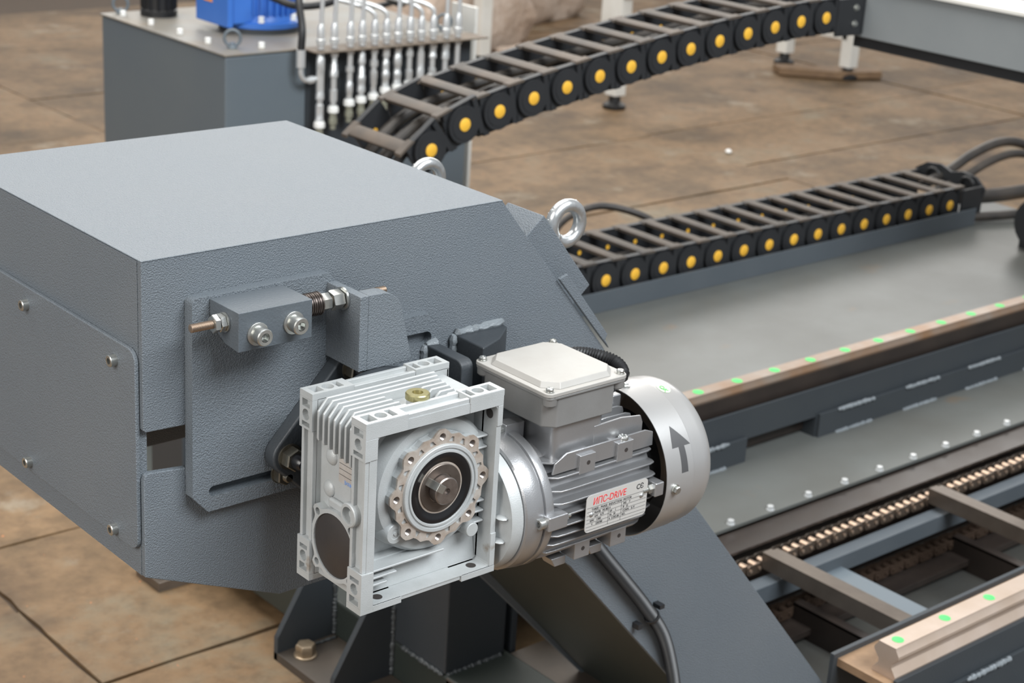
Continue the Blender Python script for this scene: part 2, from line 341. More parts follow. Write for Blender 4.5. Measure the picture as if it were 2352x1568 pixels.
# ------------------------------------------------------------------ MACHINE BED 1 (far rail, flat bed)
XE = 3.85
bedz = -0.835
bed = thing('machine_bed', 'grey steel machine bed with flat worn top plate behind the motor', 'machine bed', (1.10, 0.84, FZ))
g = G(); g.box(1.10, XE, 0.845, 1.68, bedz-0.012, bedz); obj('bed_plate', g, 'bed', bed, 0.001)
g = G(); g.box(1.10, XE, 0.792, 0.845, -0.845, -0.838); obj('rail_ledge', g, 'blacksteel', bed)
g = G(); g.box(1.10, XE, 0.768, 0.774, -0.905, -0.834); obj('side_plate', g, 'dark_paint', bed, 0.001)
g = G(); g.box(1.05, XE, 0.80, 0.82, -0.945, -0.85); obj('inner_web', g, 'blacksteel', bed)
g = G(); g.box(1.05, XE, 1.65, 1.68, -1.04, -0.85); obj('inner_web', g, 'blacksteel', bed)
for x0, x1 in ((1.12, 1.86), (2.10, 3.84)):     # lower joined plates with a gap between them
    g = G(); g.box(x0, x1, 0.758, 0.766, -0.958, -0.896); obj('joint_plate', g, 'dark_paint', bed, 0.001)
    x = x0+0.06
    while x < x1-0.15:
        g = G(); g.bead((x, 0.757, -0.897), (x+0.13, 0.757, -0.897), 0.0045); obj('weld_bead', g, 'weld', bed)
        g = G(); g.bead((x, 0.757, -0.952), (x+0.13, 0.757, -0.952), 0.0045); obj('weld_bead', g, 'weld', bed)
        x += 0.245
    for xx in ((x1 if x0 < 1 else x0),):
        g = G(); g.box(xx-0.004, xx+0.004, 0.766, 0.86, -0.958, -0.896); obj('return_plate', g, 'dark_paint', bed)
g = G(); g.box(1.045, 1.055, 0.568, 1.90, FZ, -0.85); obj('gap_shade_plate', g, 'dark_paint', bed)  # dark plate added for the shaded gap, hides the floor behind
# legs of the bed
for x in (3.6,):
    g = G(); g.box(x, x+0.12, 0.95, 1.07, FZ, -0.85); obj('leg', g, 'dark_paint', bed, 0.003)
# lower flat plate (deck) between bed and chain
g = G(); g.box(1.10, XE, 0.556, 0.83, -0.960, -0.952); deck = obj('deck_plate', g, 'bed', bed, 0.001)
for k in range(22):
    x = 1.36+k*0.1172
    g = G(); g.lathe((x+0.012, 0.566, -0.952), (0, 0, 1), [(0, .0085), (.0015, .0085)], 20); g.hexnut((x+0.012, 0.566, -0.951), (0, 0, 1), 0.0125, 0.008)
    obj('deck_bolt', g, 'pipe', bed)

def rail(name, label, x0, x1, yc, ztop, dots, m, cap_r=0.0098):
    t = thing(name, label, 'guide rail', (x0, yc, ztop-0.055))
    h = 0.055; w = 0.0225; z = ztop
    prof = [(-w, -h), (w, -h), (w, -h+.006), (w-.0095, -h+.019), (w-.0095, -.030), (w+.001, -.017), (w+.001, -.0125), (w-.005, -.004), (w-.006, 0),
            (-w+.006, 0), (-w+.005, -.004), (-w-.001, -.0125), (-w-.001, -.017), (-w+.0095, -.030), (-w+.0095, -h+.019), (-w, -h+.006)]
    g = G(); g.prism([(yc+p[0], z+p[1]) for p in prof], 'X', x0, x1); obj('rail_body', g, m, t, 0.0004, 1)
    for x in dots:
        g = G(); g.lathe((x, yc, z-0.001), (0, 0, 1), [(0, cap_r), (0.0016, cap_r), (0.0019, cap_r*0.9)], 20); obj('bolt_cap', g, 'green', t)
    return t
r1 = rail('guide_rail', 'long brownish guide rail with green caps along the flat bed edge', 1.25, XE, 0.8088, -0.7835, [1.7445+0.12*k for k in range(-4, 17)], 'rail_rust', 0.012)
r2_ = rail('guide_rail', 'bright steel guide rail with sawn end and large green caps beside the cross bars', 1.222, 3.2, -0.0935, -0.7835, [1.2475+0.12*k for k in range(16)], 'rail', 0.0095)

g = G(); g.box(1.25, XE, 0.7815, 0.7850, -0.8375, -0.8010); obj('rail_dirt_shade', g, 'blacksteel', r1)  # black strip paints tarnish, dirt and shade along the rail's lower side
# near rail beam
nb = thing('rail_beam', 'dark steel channel beam carrying the bright guide rail with the sawn end', 'beam', (1.21, -0.07, FZ))
g = G(); g.box(1.195, 3.2, -0.018, -0.010, -1.10, -0.829); obj('far_wall', g, 'dark_paint', nb, 0.0008)
g = G(); g.box(1.215, 3.2, -0.126, -0.118, -0.892, -0.832); obj('near_wall', g, 'dark_paint', nb, 0.0008)
g = G(); g.box(1.205, 3.2, -0.118, -0.018, -0.852, -0.8385); obj('rail_seat', g, 'ledge', nb)
g = G(); g.box(1.26, 3.2, -0.134, -0.127, -0.96, -0.884); obj('joint_plate', g, 'dark_paint', nb, 0.0008)
g = G(); g.box(1.30, 3.2, -0.30, -0.135, -1.0, -0.958); obj('side_tray', g, 'pan', nb)
for x in (1.395, 1.60, 1.83, 2.05):
    g = G(); g.bead((x, -0.135, -0.886), (x+.12, -0.135, -0.886), 0.0045); obj('weld_bead', g, 'weld', nb)
    g = G(); g.bead((x-.02, -0.137, -0.956), (x+.10, -0.137, -0.956), 0.0045); obj('weld_bead', g, 'weld', nb)
g = G(); g.box(2.4, 2.52, -0.11, -0.02, FZ, -0.85); obj('leg', g, 'dark_paint', nb)

# conveyor trough: guard strip, chain guides, pan
tr = thing('conveyor_trough', 'deep dark conveyor trough with steel pan between the two rails', 'conveyor', (1.2, 0.25, FZ))
g = G(); g.box(1.42, XE, 0.487, 0.553, -0.968, -0.962); obj('guard_strip', g, 'blacksteel', tr, 0.0008)
g = G(); g.box(1.42, XE, 0.548, 0.554, -1.17, -0.965); obj('far_side_wall', g, 'blacksteel', tr)
g = G(); g.box(1.42, XE, 0.404, 0.436, -1.035, -0.998); obj('chain_guide', g, 'paint_fine', tr, 0.001)
g = G(); g.box(1.42, XE, 0.40, 0.50, -1.150, -1.135); obj('lower_chain_guide', g, 'blacksteel', tr, 0.001)
g = G(); g.box(1.42, XE, -0.01, 0.55, -1.175, -1.165); obj('trough_pan', g, 'pan', tr)
g = G(); g.box(1.715, 1.765, 0.0, 0.41, -1.030, -1.022); g.box(1.735, 1.741, 0.0, 0.41, -1.06, -1.03); obj('cross_support', g, 'tank_paint', tr, 0.001)
# conveyor chain with slats
ch = thing('conveyor_chain', 'brown roller chain carrying steel cross bars in the trough', 'chain', (1.4, 0.46, -0.99))
P_ = 0.0254
def chain_run(x0, n, z, y, m1, m2):
    pr = None; pr2 = None
    for k in range(n):
        x = x0+k*P_
        if pr is None:
            g = G(); g.cyl((x, y-.009, z), (x, y+.009, z), 0.0078, 10); g.cyl((x, y-.019, z), (x, y+.019, z), 0.0035, 8); pr = obj('roller', g, m1, ch)
            pr2 = []
            for s, off, mm in ((-1, 0, 'chain_mid' if m1 == 'chain' else m2), (1, 0, m2), (-1, 1, 'chain_mid' if m1 == 'chain' else m2), (1, 1, m2)):
                g = G(); xo = x+off*P_; yy = y+s*(.0125+.003*off)
                pts = circ(xo, z, .0105, 8, PI/2, 1.5*PI, False)+circ(xo+P_, z, .0105, 8, -PI/2, PI/2, False)
                g.prism(pts, 'Y', yy-.0012, yy+.0012); pr2.append(obj('link_plate', g, mm, ch))
        else:
            child_copy(pr, ch, (k*P_, 0, 0))
            if k % 2 == 0:
                for q in pr2: child_copy(q, ch, (k*P_, 0, 0))
chain_run(1.46, 54, -0.984, 0.462, 'chain', 'chain_dark')
chain_run(1.47, 50, -1.118, 0.462, 'chain_low', 'chain_low')
def slat(x, z, m):
    g = G(); pts = [(x-.021, z), (x+.004, z), (x+.004, z-.004), (x+.023, z-.004), (x+.023, z-.009), (x-.017, z-.009), (x-.017, z-.034), (x-.021, z-.034)]
    g.prism(pts, 'Y', -0.005, 0.447); obj('cross_bar', g, m, ch, 0.0006, 1)
for x in (1.588, 2.112, 2.636, 3.16): slat(x, -0.952, 'bar')
for x in (1.69, 2.215, 2.74, 3.26):
    g = G(); g.box(x-.003, x+.003, 0.0, 0.45, -1.165, -1.10); g.box(x-.003, x+.02, 0.0, 0.45, -1.104, -1.098); obj('cross_bar', g, 'blacksteel', ch)

# ------------------------------------------------------------------ PEDESTAL under bed end
pd = thing('bed_pedestal', 'dark green-grey pedestal with gusseted foot plates below the gearbox', 'pedestal', (0.9, 0.8, FZ))
g = G(); g.box(0.891, 1.04, 0.20, 1.75, -1.16, -1.05); obj('base_tube', g, 'green_paint', pd, 0.006)
g = G(); g.box(0.8915, 1.028, 0.567, 0.716, -1.05, -0.85); obj('column', g, 'dark_paint', pd, 0.004)
g = G(); g.box(0.8925, 1.03, 1.45, 1.58, -1.05, -0.85); obj('column', g, 'dark_paint', pd, 0.004)
g = G(); g.box(0.891, 1.35, 0.30, 0.563, -1.075, -1.0515); obj('base_shelf', g, 'foot', pd, 0.002)
g = G(); g.prism([(0.763, 0.700), (0.891, 0.640), (0.891, 0.907), (0.763, 0.907)], 'Z', -1.138, -1.12); obj('foot_plate', g, 'foot', pd, 0.0015)
for y in (0.894, 0.715):
    g = G(); g.prism([(0.763, -1.137), (0.890, -1.137), (0.890, -0.90), (0.874, -0.90), (0.767, -1.083), (0.763, -1.09)], 'Y', y, y+0.012); obj('gusset', g, 'dark_paint', pd, 0.001)
g = G(); g.bead((0.889, 0.892, -1.118), (0.889, 0.892, -1.0), 0.004); g.bead((0.885, 0.88, -1.118), (0.80, 0.88, -1.118), 0.003); obj('weld_bead', g, 'welddark', pd)
g = G(); g.bead((0.889, 0.713, -1.118), (0.889, 0.713, -0.98), 0.004); g.bead((0.895, 0.5655, -1.05), (1.02, 0.5655, -1.05), 0.004); g.bead((0.890, 0.57, -1.05), (0.890, 0.69, -1.05), 0.004); obj('weld_bead', g, 'welddark', pd)
g = G(); g.lathe((0.802, 0.860, -1.12), (0, 0, 1), [(0, .0215), (.003, .0215), (.0036, .0205)], 28); wsh = obj('washer', g, 'bolt', pd)
g = G(); g.hexnut((0.802, 0.860, -1.117), (0, 0, 1), 0.0325, 0.021, ph=0.1); g.cyl((0.802, 0.860, FZ), (0.802, 0.860, -1.13), 0.008, 14); obj('hex_bolt', g, 'bolt', pd, 0.0006)
g = G(); g.lathe((0.802, 0.860, FZ-0.001), (0, 0, 1), [(0, .028), (.008, .026), (.012, .012)], 24); obj('levelling_foot', g, 'blacksteel', pd)

# ------------------------------------------------------------------ DRIVE HOUSING
hs = thing('drive_housing', 'large textured blue-grey steel conveyor head housing carrying the gearbox on its front', 'housing', (0.25, 0.22, -0.43))
HY = 0.4465; T = 0.008; r_ = 0.008
# front plate with notch at the left edge
o0 = [(0, 0), (0, -0.1795)]+[(0.003, -0.1825), (0.058, -0.1845), (0.058, -0.2335), (0.007, -0.2285), (0.002, -0.2305), (0, -0.2355)]+[(0, -0.347), (0.168, -0.4175), (0.50, -0.4175), (0.62, -0.514), (0.8455, -0.765), (1.20, -1.16), (1.45, -1.16), (1.20, -0.8905), (0.856, -0.492), (0.648, -0.214), (0.467, 0)]
g = G(); g.prism(o0, 'Y', 0, T); obj('front_plate', g, 'paint', hs, 0.0012)
g = G(); g.prism([(p[0], p[1]) for p in [(0, 0), (0, -0.347), (0.168, -0.4175), (0.50, -0.4175), (1.20, -1.16), (1.45, -1.16), (0.648, -0.214), (0.467, 0)]], 'Y', HY-T, HY); obj('back_plate', g, 'paint', hs, 0.0012)
g = G(); g.box(0.0, 0.467, -0.0004, HY, -0.0004, 0.0012); obj('top_plate', g, 'paint', hs, 0.0008)
g = G(); g.box(0.0, 0.467, T, HY-T, -0.01, -0.001); obj('top_liner', g, 'paint', hs)
g = G(); g.box(-0.0004, T, T-0.0005, HY-T, -0.347, -0.0006); obj('left_plate', g, 'paint', hs)
def sloped(name, p, q, th, m, y0=T, y1=HY-T):
    p, q = Vector((p[0], 0, p[1])), Vector((q[0], 0, q[1])); d = (q-p).normalized(); n = Vector((d.z, 0, -d.x))*th
    g = G(); g.prism([(p.x, p.z), (q.x, q.z), (q.x+n.x, q.z+n.z), (p.x+n.x, p.z+n.z)], 'Y', y0, y1); return obj(name, g, m, hs)
sloped('bottom_plate', (0.001, -0.346), (0.168, -0.416), -0.006, 'paint')
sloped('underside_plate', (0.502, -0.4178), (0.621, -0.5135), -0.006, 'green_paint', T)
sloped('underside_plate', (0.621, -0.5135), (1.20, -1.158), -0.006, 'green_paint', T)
sloped('sloping_cover', (0.468, -0.001), (0.648, -0.213), 0.006, 'paint', 0.01)
for p_, q_ in (((0.648, -0.2135), (0.856, -0.492)), ((0.856, -0.492), (1.20, -0.8905)), ((1.20, -0.8905), (1.45, -1.16))): sloped('sloping_cover', p_, q_, 0.006, 'paint', 0.006)
g = G(); g.prism([(0.10, -0.02), (0.106, -0.02), (0.106, -0.26), (0.10, -0.26)], 'Y', 0.30, HY-T); obj('inner_baffle', g, 'tank_paint', hs)
# right edge flange strip under the lifting block
g = G(); g.prism([(0.560, -0.1085), (0.5735, -0.1045), (0.6495, -0.1955), (0.6465, -0.2030), (0.6545, -0.2155), (0.6400, -0.2000)], 'Y', -0.005, 0.0); obj('edge_strip', g, 'paint', hs, 0.001)
# bolted cover on the left face
g = G(); g.prism(rr(0.0058, 0.436, -0.3186, -0.0945, 0.014, 5), 'X', -0.0055, -0.0004); obj('cover_plate', g, 'paint', hs, 0.0012)
def capscrew(c, d, r, h, m, parent, washer=None, name='cap_screw', ph=0.2):
    d = Vector(d).normalized(); c = Vector(c)
    g = G(); base = 0
    if washer: g.lathe(c, d, [(0, washer), (.0016, washer), (.002, washer*.95)], 28); base = 0.0018
    hx = r*0.52
    g.lathe(c+d*base, d, [(0, r), (h-r*.12, r), (h, r*.9), (h, hx)], 24, 0, False)
    o = obj(name, g, m, parent)
    g = G(); u, v, _ = basis(d); a = g.ring(c+d*(base+h), u, v, hx*1.0, 6, ph); b = g.ring(c+d*(base+h-r*.8), u, v, hx*.95, 6, ph)
    for i in range(6): g.bm.faces.new((a[i], a[(i+1) % 6], b[(i+1) % 6], b[i]))
    g.bm.faces.new(b)
    # fill between hex and round rim
    n = 24; rim = g.ring(c+d*(base+h), u, v, hx, n)
    k = obj('hex_socket', g, m, o); return o
for y, z in ((0.2450, -0.115), (0.0462, -0.116), (0.2513, -0.3063), (0.0516, -0.3089), (0.415, -0.115), (0.415, -0.3063)):
    capscrew((-0.0055, y, z), (-1, 0, 0), 0.0063, 0.0075, 'zinc', hs)
# lifting block and eye bolts
sl = Vector((0.648-0.467, 0, -0.214)).normalized(); nn = Vector((-sl.z, 0, sl.x))
if nn.x < 0: nn = -nn
def block(y0, y1):
    b0 = Vector((0.515, 0, -0.062)); b1 = Vector((0.600, 0, -0.164)); 
    pts = [b0, b1, b1+nn*0.045, b0+nn*0.045]
    g = G(); g.prism([(p.x, p.z) for p in pts], 'Y', y0, y1); return g
obj('lifting_block', block(0.018, 0.085), 'paint', hs, 0.0015)
b2_ = block(0.318, 0.385); bmesh.ops.translate(b2_.bm, verts=b2_.bm.verts, vec=(0.0143, 0, -0.0172)); obj('lifting_block', b2_, 'paint', hs, 0.0015)
def eyebolt(c, axis, ringn, R, r, m, parent, label=None, lumps=True, name='eye_bolt'):
    axis = Vector(axis).normalized(); c = Vector(c)
    g = G(); g.lathe(c, axis, [(0, R*.62), (.004, R*.62), (.007, R*.42), (.016, R*.34)], 24)
    cc = c+axis*(R+r+.002); g.torus(cc, ringn, R, r, 36, 14)
    if lumps:
        u, v, d = basis(ringn)
        for k in range(26):
            a = random.uniform(0, 2*PI); e = u*math.cos(a)+v*math.sin(a); b = random.uniform(-.9, .9)
            g.sphere(cc+e*(R+r*.95*math.cos(b)*(1 if k % 3 else -1))+d*(-r*.95*math.sin(abs(b))), r*.13, n=6)
    o = obj(name, g, m, parent)
    if label: o['label'] = label
    return o
bc = Vector((0.5575, 0, -0.113))+nn*0.045; bf = Vector((0.5475, 0, -0.103))+nn*0.038; dsl = Vector((0.085, 0, -0.102)).normalized()*0.022
eyebolt((bc.x, 0.052, bc.z), nn, (0.0, -1, 0.0), 0.0235, 0.0085, 'galv', hs, 'bright galvanised lifting eye on the sloping block')
eyebolt((bc.x+dsl.x, 0.350, bc.z+dsl.z), nn, (0.0, -1, 0.0), 0.0235, 0.0085, 'galv', hs, 'bright galvanised lifting eye half hidden behind the top edge')
# welded stubs on the front plate
g = G(); g.prism([(0.406, 0.0), (0.476, 0.0), (0.473, -0.014), (0.440, -0.040), (0.402, -0.056), (0.402, -0.010)], 'Z', -0.205, -0.150); obj('welded_stub', g, 'dark_paint', hs, 0.002)
g = G(); g.bead((0.402, -0.004, -0.149), (0.476, -0.004, -0.147), 0.0045); g.bead((0.400, -0.004, -0.150), (0.400, -0.004, -0.188), 0.005); obj('weld_bead', g, 'weld', hs)
g = G(); g.prism(rr(-0.079, 0.0, -0.24, -0.1500, 0.010, 4, (0, 0, 0, 1)), 'X', 0.352, 0.3695); obj('stop_lug', g, 'dark_paint', hs, 0.002)
g = G(); g.bead((0.350, -0.014, -0.150), (0.350, -0.014, -0.225), 0.0050); g.bead((0.352, -0.014, -0.149), (0.369, -0.014, -0.149), 0.0045); obj('weld_bead', g, 'weld', hs)
# slotted tab plate at right
g = G(); g.prism([(0.24, -0.1135), (0.3565, -0.1135), (0.3745, -0.1345), (0.3745, -0.225), (0.24, -0.225)], 'Y', -0.012, 0,
                 [rr(0.300, 0.3610, -0.150, -0.1345, 0.0075, 5)]); obj('slotted_tab', g, 'paint', hs, 0.0008)
# bracket (thick channel-shaped anchor for the adjusting rod)
br = [(0.213, -0.0485), (0.213, -0.1345), (0.262, -0.1345), (0.2725, -0.118)]
g = G(); g.prism(rr(-0.0755, -0.001, -0.1345, -0.051, 0.006, 4, (0, 1, 0, 0)), 'X', 0.213, 0.224); obj('anchor_bracket', g, 'paint', hs, 0.001)
top = circ(0.240, -0.081, 0.030, 10, 0.05, PI/2, False)
g = G(); g.prism([(0.2238, -0.1345), (0.284, -0.1345)]+top+[(0.2238, -0.0508)], 'Y', -0.0755, -0.0560); obj('anchor_cheek', g, 'paint', hs, 0.001)

# ------------------------------------------------------------------ TENSIONER (slide plate)
tn = thing('tensioner_plate', 'textured grey slotted slide plate bolted on the housing front', 'tensioner', (0.12, -0.01, -0.28))
g = G(); g.prism([(0.067, -0.2822), (0.0485, -0.262)]+circ(0.0555, -0.0495, 0.007, 4, PI, PI/2, False)+[(0.215, -0.0415), (0.2225, -0.049), (0.2225, -0.2822)], 'Y', -0.015, -0.0005,
                 [rr(0.068, 0.175, -0.2655, -0.2535, 0.0058, 5)]); obj('slide_plate', g, 'paint', tn, 0.0012)
g = G(); g.prism([(-0.0155, -0.0445), (-0.070, -0.0445), (-0.070, -0.0862), (-0.045, -0.084), (-0.030, -0.0755), (-0.0155, -0.060)], 'X', 0.0685, 0.1565); obj('clamp_block', g, 'paint_fine', tn, 0.0008)
capscrew((0.0905, -0.070, -0.0695), (0, -1, 0), 0.0092, 0.0135, 'zinc', tn, 0.0122)
capscrew((0.1335, -0.070, -0.0655), (0, -1, 0), 0.0092, 0.0135, 'zinc', tn, 0.0122, ph=0.6)
# adjusting rod
ar = thing('adjusting_rod', 'long threaded adjusting rod with nuts and a disc spring stack', 'threaded rod', (0.14, -0.045, -0.0605))
def threaded(p0, p1, r, m, parent, pitch=0.00125, name='threaded_shank'):
    d = (Vector(p1)-Vector(p0)); L = d.length; n = int(L/pitch); prof = [(0, r*.7)]
    for k in range(n): prof += [(k*pitch+.0002, r*.88), (k*pitch+pitch*.5, r)]
    prof.append((L, r*.75)); g = G(); g.lathe(p0, d, prof, 16); return obj(name, g, m, parent)
RY, RZ = -0.045, -0.0605
threaded((0.0285, RY, RZ), (0.268, RY, RZ), 0.0045, 'thread', ar)
for x, af, h, ph in ((0.0535, .0165, .0062, .4), (0.0602, .0165, .0062, .1)):
    g = G(); g.hexnut((x, RY, RZ), (1, 0, 0), af, h, ph=ph); obj('hex_nut', g, 'zinc', ar)
g = G(); g.lathe((0.0665, RY, RZ), (1, 0, 0), [(0, .0105), (.0017, .0105)], 24); obj('washer', g, 'zinc', ar)
for k in range(9):
    g = G(); x = 0.1575+k*0.0027; g.lathe((x, RY, RZ), (1, 0, 0), [(0, .0125 if k % 2 else .0128), (.0018, .0128), (.0023, .0098)], 28); obj('disc_spring', g, 'spring', ar)
g = G(); g.hexnut((0.1825, RY, RZ), (1, 0, 0), .0170, .0115, ph=.5); obj('hex_nut', g, 'zinc', ar)
g = G(); g.hexnut((0.196, RY, RZ), (1, 0, 0), .0190, .0135, ph=.2); obj('hex_nut', g, 'zinc', ar)
g = G(); g.lathe((0.2105, RY, RZ), (1, 0, 0), [(0, .0125), (.0022, .0125)], 24); obj('washer', g, 'zinc', ar)
# slot bolt at lower right of plate
sb = thing('slot_bolt', 'dark zinc nut and stud in the lower slot of the slide plate', 'bolt', (0.156, -0.015, -0.2585))
g = G(); g.lathe((0.1565, -0.015, -0.2585), (0, -1, 0), [(0, .012), (.002, .012)], 24); obj('washer', g, 'nut', sb)
g = G(); g.hexnut((0.1565, -0.017, -0.2585), (0, -1, 0), .0195, .0115, ph=.5); obj('hex_nut', g, 'nut', sb)
threaded((0.1565, -0.012, -0.2585), (0.1565, -0.034, -0.2585), 0.0058, 'nut', sb)

# flanged bearing behind the gearbox
bu = thing('flange_bearing', 'dark painted square flange bearing half hidden behind the gearbox', 'bearing', (0.2385, -0.02, -0.33))
cx, cz = 0.2385, -0.230
pts = []
for k in range(4):
    a = k*PI/2+0.03
    pts += circ(cx+0.082*math.cos(a), cz+0.082*math.sin(a), 0.021, 8, a-0.8, a+0.8, False)
g = G(); g.prism(pts, 'Y', -0.034, -0.0152); obj('bearing_flange', g, 'dark_paint', bu, 0.003)
g = G(); g.lathe((cx, -0.034, cz), (0, -1, 0), [(0, .058), (.012, .054), (.02, .045), (.02, .02)], 40); obj('bearing_boss', g, 'dark_paint', bu)
for k in range(4):
    a = k*PI/2+0.03; x, z = cx+0.083*math.cos(a), cz+0.083*math.sin(a)
    g = G(); g.lathe((x, -0.034, z), (0, -1, 0), [(0, .0145), (.002, .0145)], 24); g.hexnut((x, -0.036, z), (0, -1, 0), .0225, .013, ph=.4)
    obj('hex_nut', g, 'nut', bu)
    g = G(); g.lathe((x, -0.048, z), (0, -1, 0), [(0, .0085), (.010, .0085), (.014, .006), (.015, 0)], 20); obj('thread_cap', g, 'seal', bu)

# ------------------------------------------------------------------ GEARBOX
gb = thing('gearbox', 'light grey square finned worm gearbox with open hollow shaft', 'gearbox', (0.222, -0.14, -0.344))
X0, X1, Y0, Y1, Z0, Z1 = 0.1335, 0.3110, -0.198, -0.085, -0.3435, -0.1322
CX, CZ = 0.2385, -0.230
# central body
def scal(r0, n=48): return circ(CX, CZ, r0, n)
g = G(); g.box(0.146, 0.3050, -0.161, -0.105, -0.338, -0.1455); obj('gear_case', g, 'gear', gb, 0.0006)
g = G(); g.prism(rect(0.146, 0.3050, -0.338, -0.1455), 'Y', -0.177, -0.160, [rr(0.1492, 0.3035, -0.3362, -0.1500, 0.004, 3)]); obj('case_wall', g, 'gear', gb)
# frames
def frame(ya, yb, nm):   # ya = outer face
    s = -1 if ya < yb else 1
    i = 0.0065
    d = thing_part = None
    g = G(); g.prism(rect(X0+i, X1-0.001, Z0+i, Z1-i), 'Y', min(ya, yb), max(ya, yb), [rr(0.1492, 0.3035, -0.3362, -0.1500, 0.004, 3)])
    fr = obj('flange_frame', g, 'gear', gb, 0.0008)
    lo, hi = (ya+0.0008, yb) if ya < yb else (yb, ya-0.0008)
    # middle strips: front and back lips
    for a, b in ((lo, lo+0.0045), (hi-0.0045, hi)):
        g = G(); g.box(0.1857, 0.2658, a, b, Z1-i-.001, Z1-0.0016); g.box(0.1857, 0.2658, a, b, Z0+0.0016, Z0+i+.001)
        g.box(X0+0.0016, X0+i+.001, a, b, -0.2973, -0.1733); obj('frame_lip', g, 'gear', fr, 0.0006, 1)
    lo2, hi2 = (ya-0.001, yb) if ya < yb else (yb, ya+0.001)
    ym = (lo2+hi2)/2; w = (hi2-lo2)/2-0.0045
    for side in ('L', 'R'):
        if side == 'L': a, b = X0, 0.1857
        else: a, b = 0.2658, X1
        f = (lambda t: t) if side == 'L' else (lambda t: a+b-t)
        def hx(p, q): return rect(min(f(p), f(q)), max(f(p), f(q)), ym-w, ym+w)
        c = f(a+0.0265)
        for zz0, zz1 in ((Z1-i-.0005, Z1), (Z0, Z0+i+.0005)):
            g = G(); g.prism(rect(a, b, lo2, hi2), 'Z', zz0, zz1, [hx(a+0.006, a+0.0175), circ(c, ym, min(w, 0.0066), 16), hx(a+0.0355, a+0.0425)])
            obj('corner_pad', g, 'gear', gb, 0.0005, 1)
    for z0, z1, top in ((-0.1733, Z1-i-.0007, 1), (Z0+i+.0007, -0.2973, 0)):
        f = (lambda t: Z1-t) if top else (lambda t: Z0+t)
        def hz(p, q): return rect(ym-w, ym+w, min(f(p), f(q)), max(f(p), f(q)))
        g = G(); g.prism(rect(lo2, hi2, z0, z1), 'X', X0, X0+i+.0005, [hz(0.0085, 0.0170), circ(ym, f(0.0255), min(w, 0.0062), 16), hz(0.0335, 0.0385)])
        obj('corner_pad', g, 'gear', gb, 0.0005, 1)
        g = G(); g.box(X1-0.003, X1, lo2, hi2, z0, z1); obj('corner_pad', g, 'gear', gb, 0.0005, 1)
    # front-face corner pads, proud of the frame
    if ya < yb:
        for (a, b, c, d) in ((X0, 0.1857, -0.1500, Z1), (0.2658, X1, -0.1500, Z1), (X0, 0.1492, -0.1733, -0.1495), (X0, 0.1492, Z0, -0.2973), (0.149, 0.1857, Z0, -0.3362), (0.2658, X1, Z0, -0.3362), (0.3035, X1, -0.1733, -0.1495), (0.3035, X1, -0.3365, -0.2973)):
            g = G(); g.box(a+.0003, b-.0003, ya-0.0012, ya+0.002, c+.0003, d-.0003); obj('corner_pad', g, 'gear', gb, 0.0004, 1)
    return fr
f1 = frame(-0.198, -0.1745, 'front'); f2 = frame(-0.085, -0.1065, 'rear')
# mounting holes on the inner ledge and side (dark recesses)
for x in (0.1640, 0.2890):
    g = G(); g.lathe((x, -0.186, -0.3365), (0, 0, 1), [(0, .0056), (.0005, .0056)], 20); obj('mounting_hole', g, 'cap', gb)
for z in (-0.162,):
    g = G(); g.lathe((0.3040, -0.186, z), (-1, 0, 0), [(0, .0056), (.0007, .0056)], 20); obj('mounting_hole', g, 'cap', gb)
# fins: L shaped, wrapping top and left corner
for k, y in enumerate((-0.1150, -0.1245, -0.1340, -0.1435, -0.1530, -0.1625, -0.1715)):
    zt = -0.1345; zl = -0.180-0.0015*k; xl = 0.1345
    segs = []
    if k < 3:
        segs.append([(0.147, zl-0.002), (xl+.001, zl), (xl, zl+.003), (xl, zt-0.013), (xl+0.011, zt), (0.284-k*.004, zt), (0.291-k*.004, zt-0.009), (0.291-k*.004, -0.146), (0.147, -0.146)])
    else:
        xr = 0.197+0.002*k
        segs.append([(0.147, zl-0.002), (xl+.001, zl), (xl, zl+.003), (xl, zt-0.013), (xl+0.011, zt), (xr-.006, zt), (xr, zt-0.008), (xr, -0.146), (0.147, -0.146)])
        segs.append([(0.236+.004*(k-3), -0.146), (0.241+.004*(k-3), zt-0.004), (0.246+.004*(k-3), zt), (0.281-.002*k, zt), (0.288-.002*k, zt-.009), (0.288-.002*k, -0.146)])
    for s in segs:
        g = G(); g.prism(s, 'Y', y-0.0016, y+0.0016); obj('cooling_fin', g, 'gear', gb, 0.0011)
# lower fins seen inside the frame
for k, z in enumerate((-0.3055, -0.3135, -0.3215)):
    g = G(); g.box(0.151, 0.200-0.012*k+0.05*(k == 0), -0.1870, -0.161, z-.0013, z+.0013); obj('case_rib', g, 'gear', gb, 0.0009)
for k, z in enumerate((-0.187, -0.200, -0.262, -0.274, -0.286)):
    g = G(); g.box(0.282, 0.3030, -0.186, -0.161, z-.0012, z+.0012); obj('case_rib', g, 'gear', gb, 0.0009)
g = G(); g.cyl((0.286, -0.161, -0.292), (0.286, -0.189, -0.292), 0.0088, 20, 0.0080); obj('case_boss', g, 'gear', gb, 0.001)
g = G(); g.prism([(-0.161, -0.300), (-0.1685, -0.303), (-0.1735, -0.3365), (-0.161, -0.3365)], 'X', 0.150, 0.303); obj('case_fillet', g, 'gear', gb)
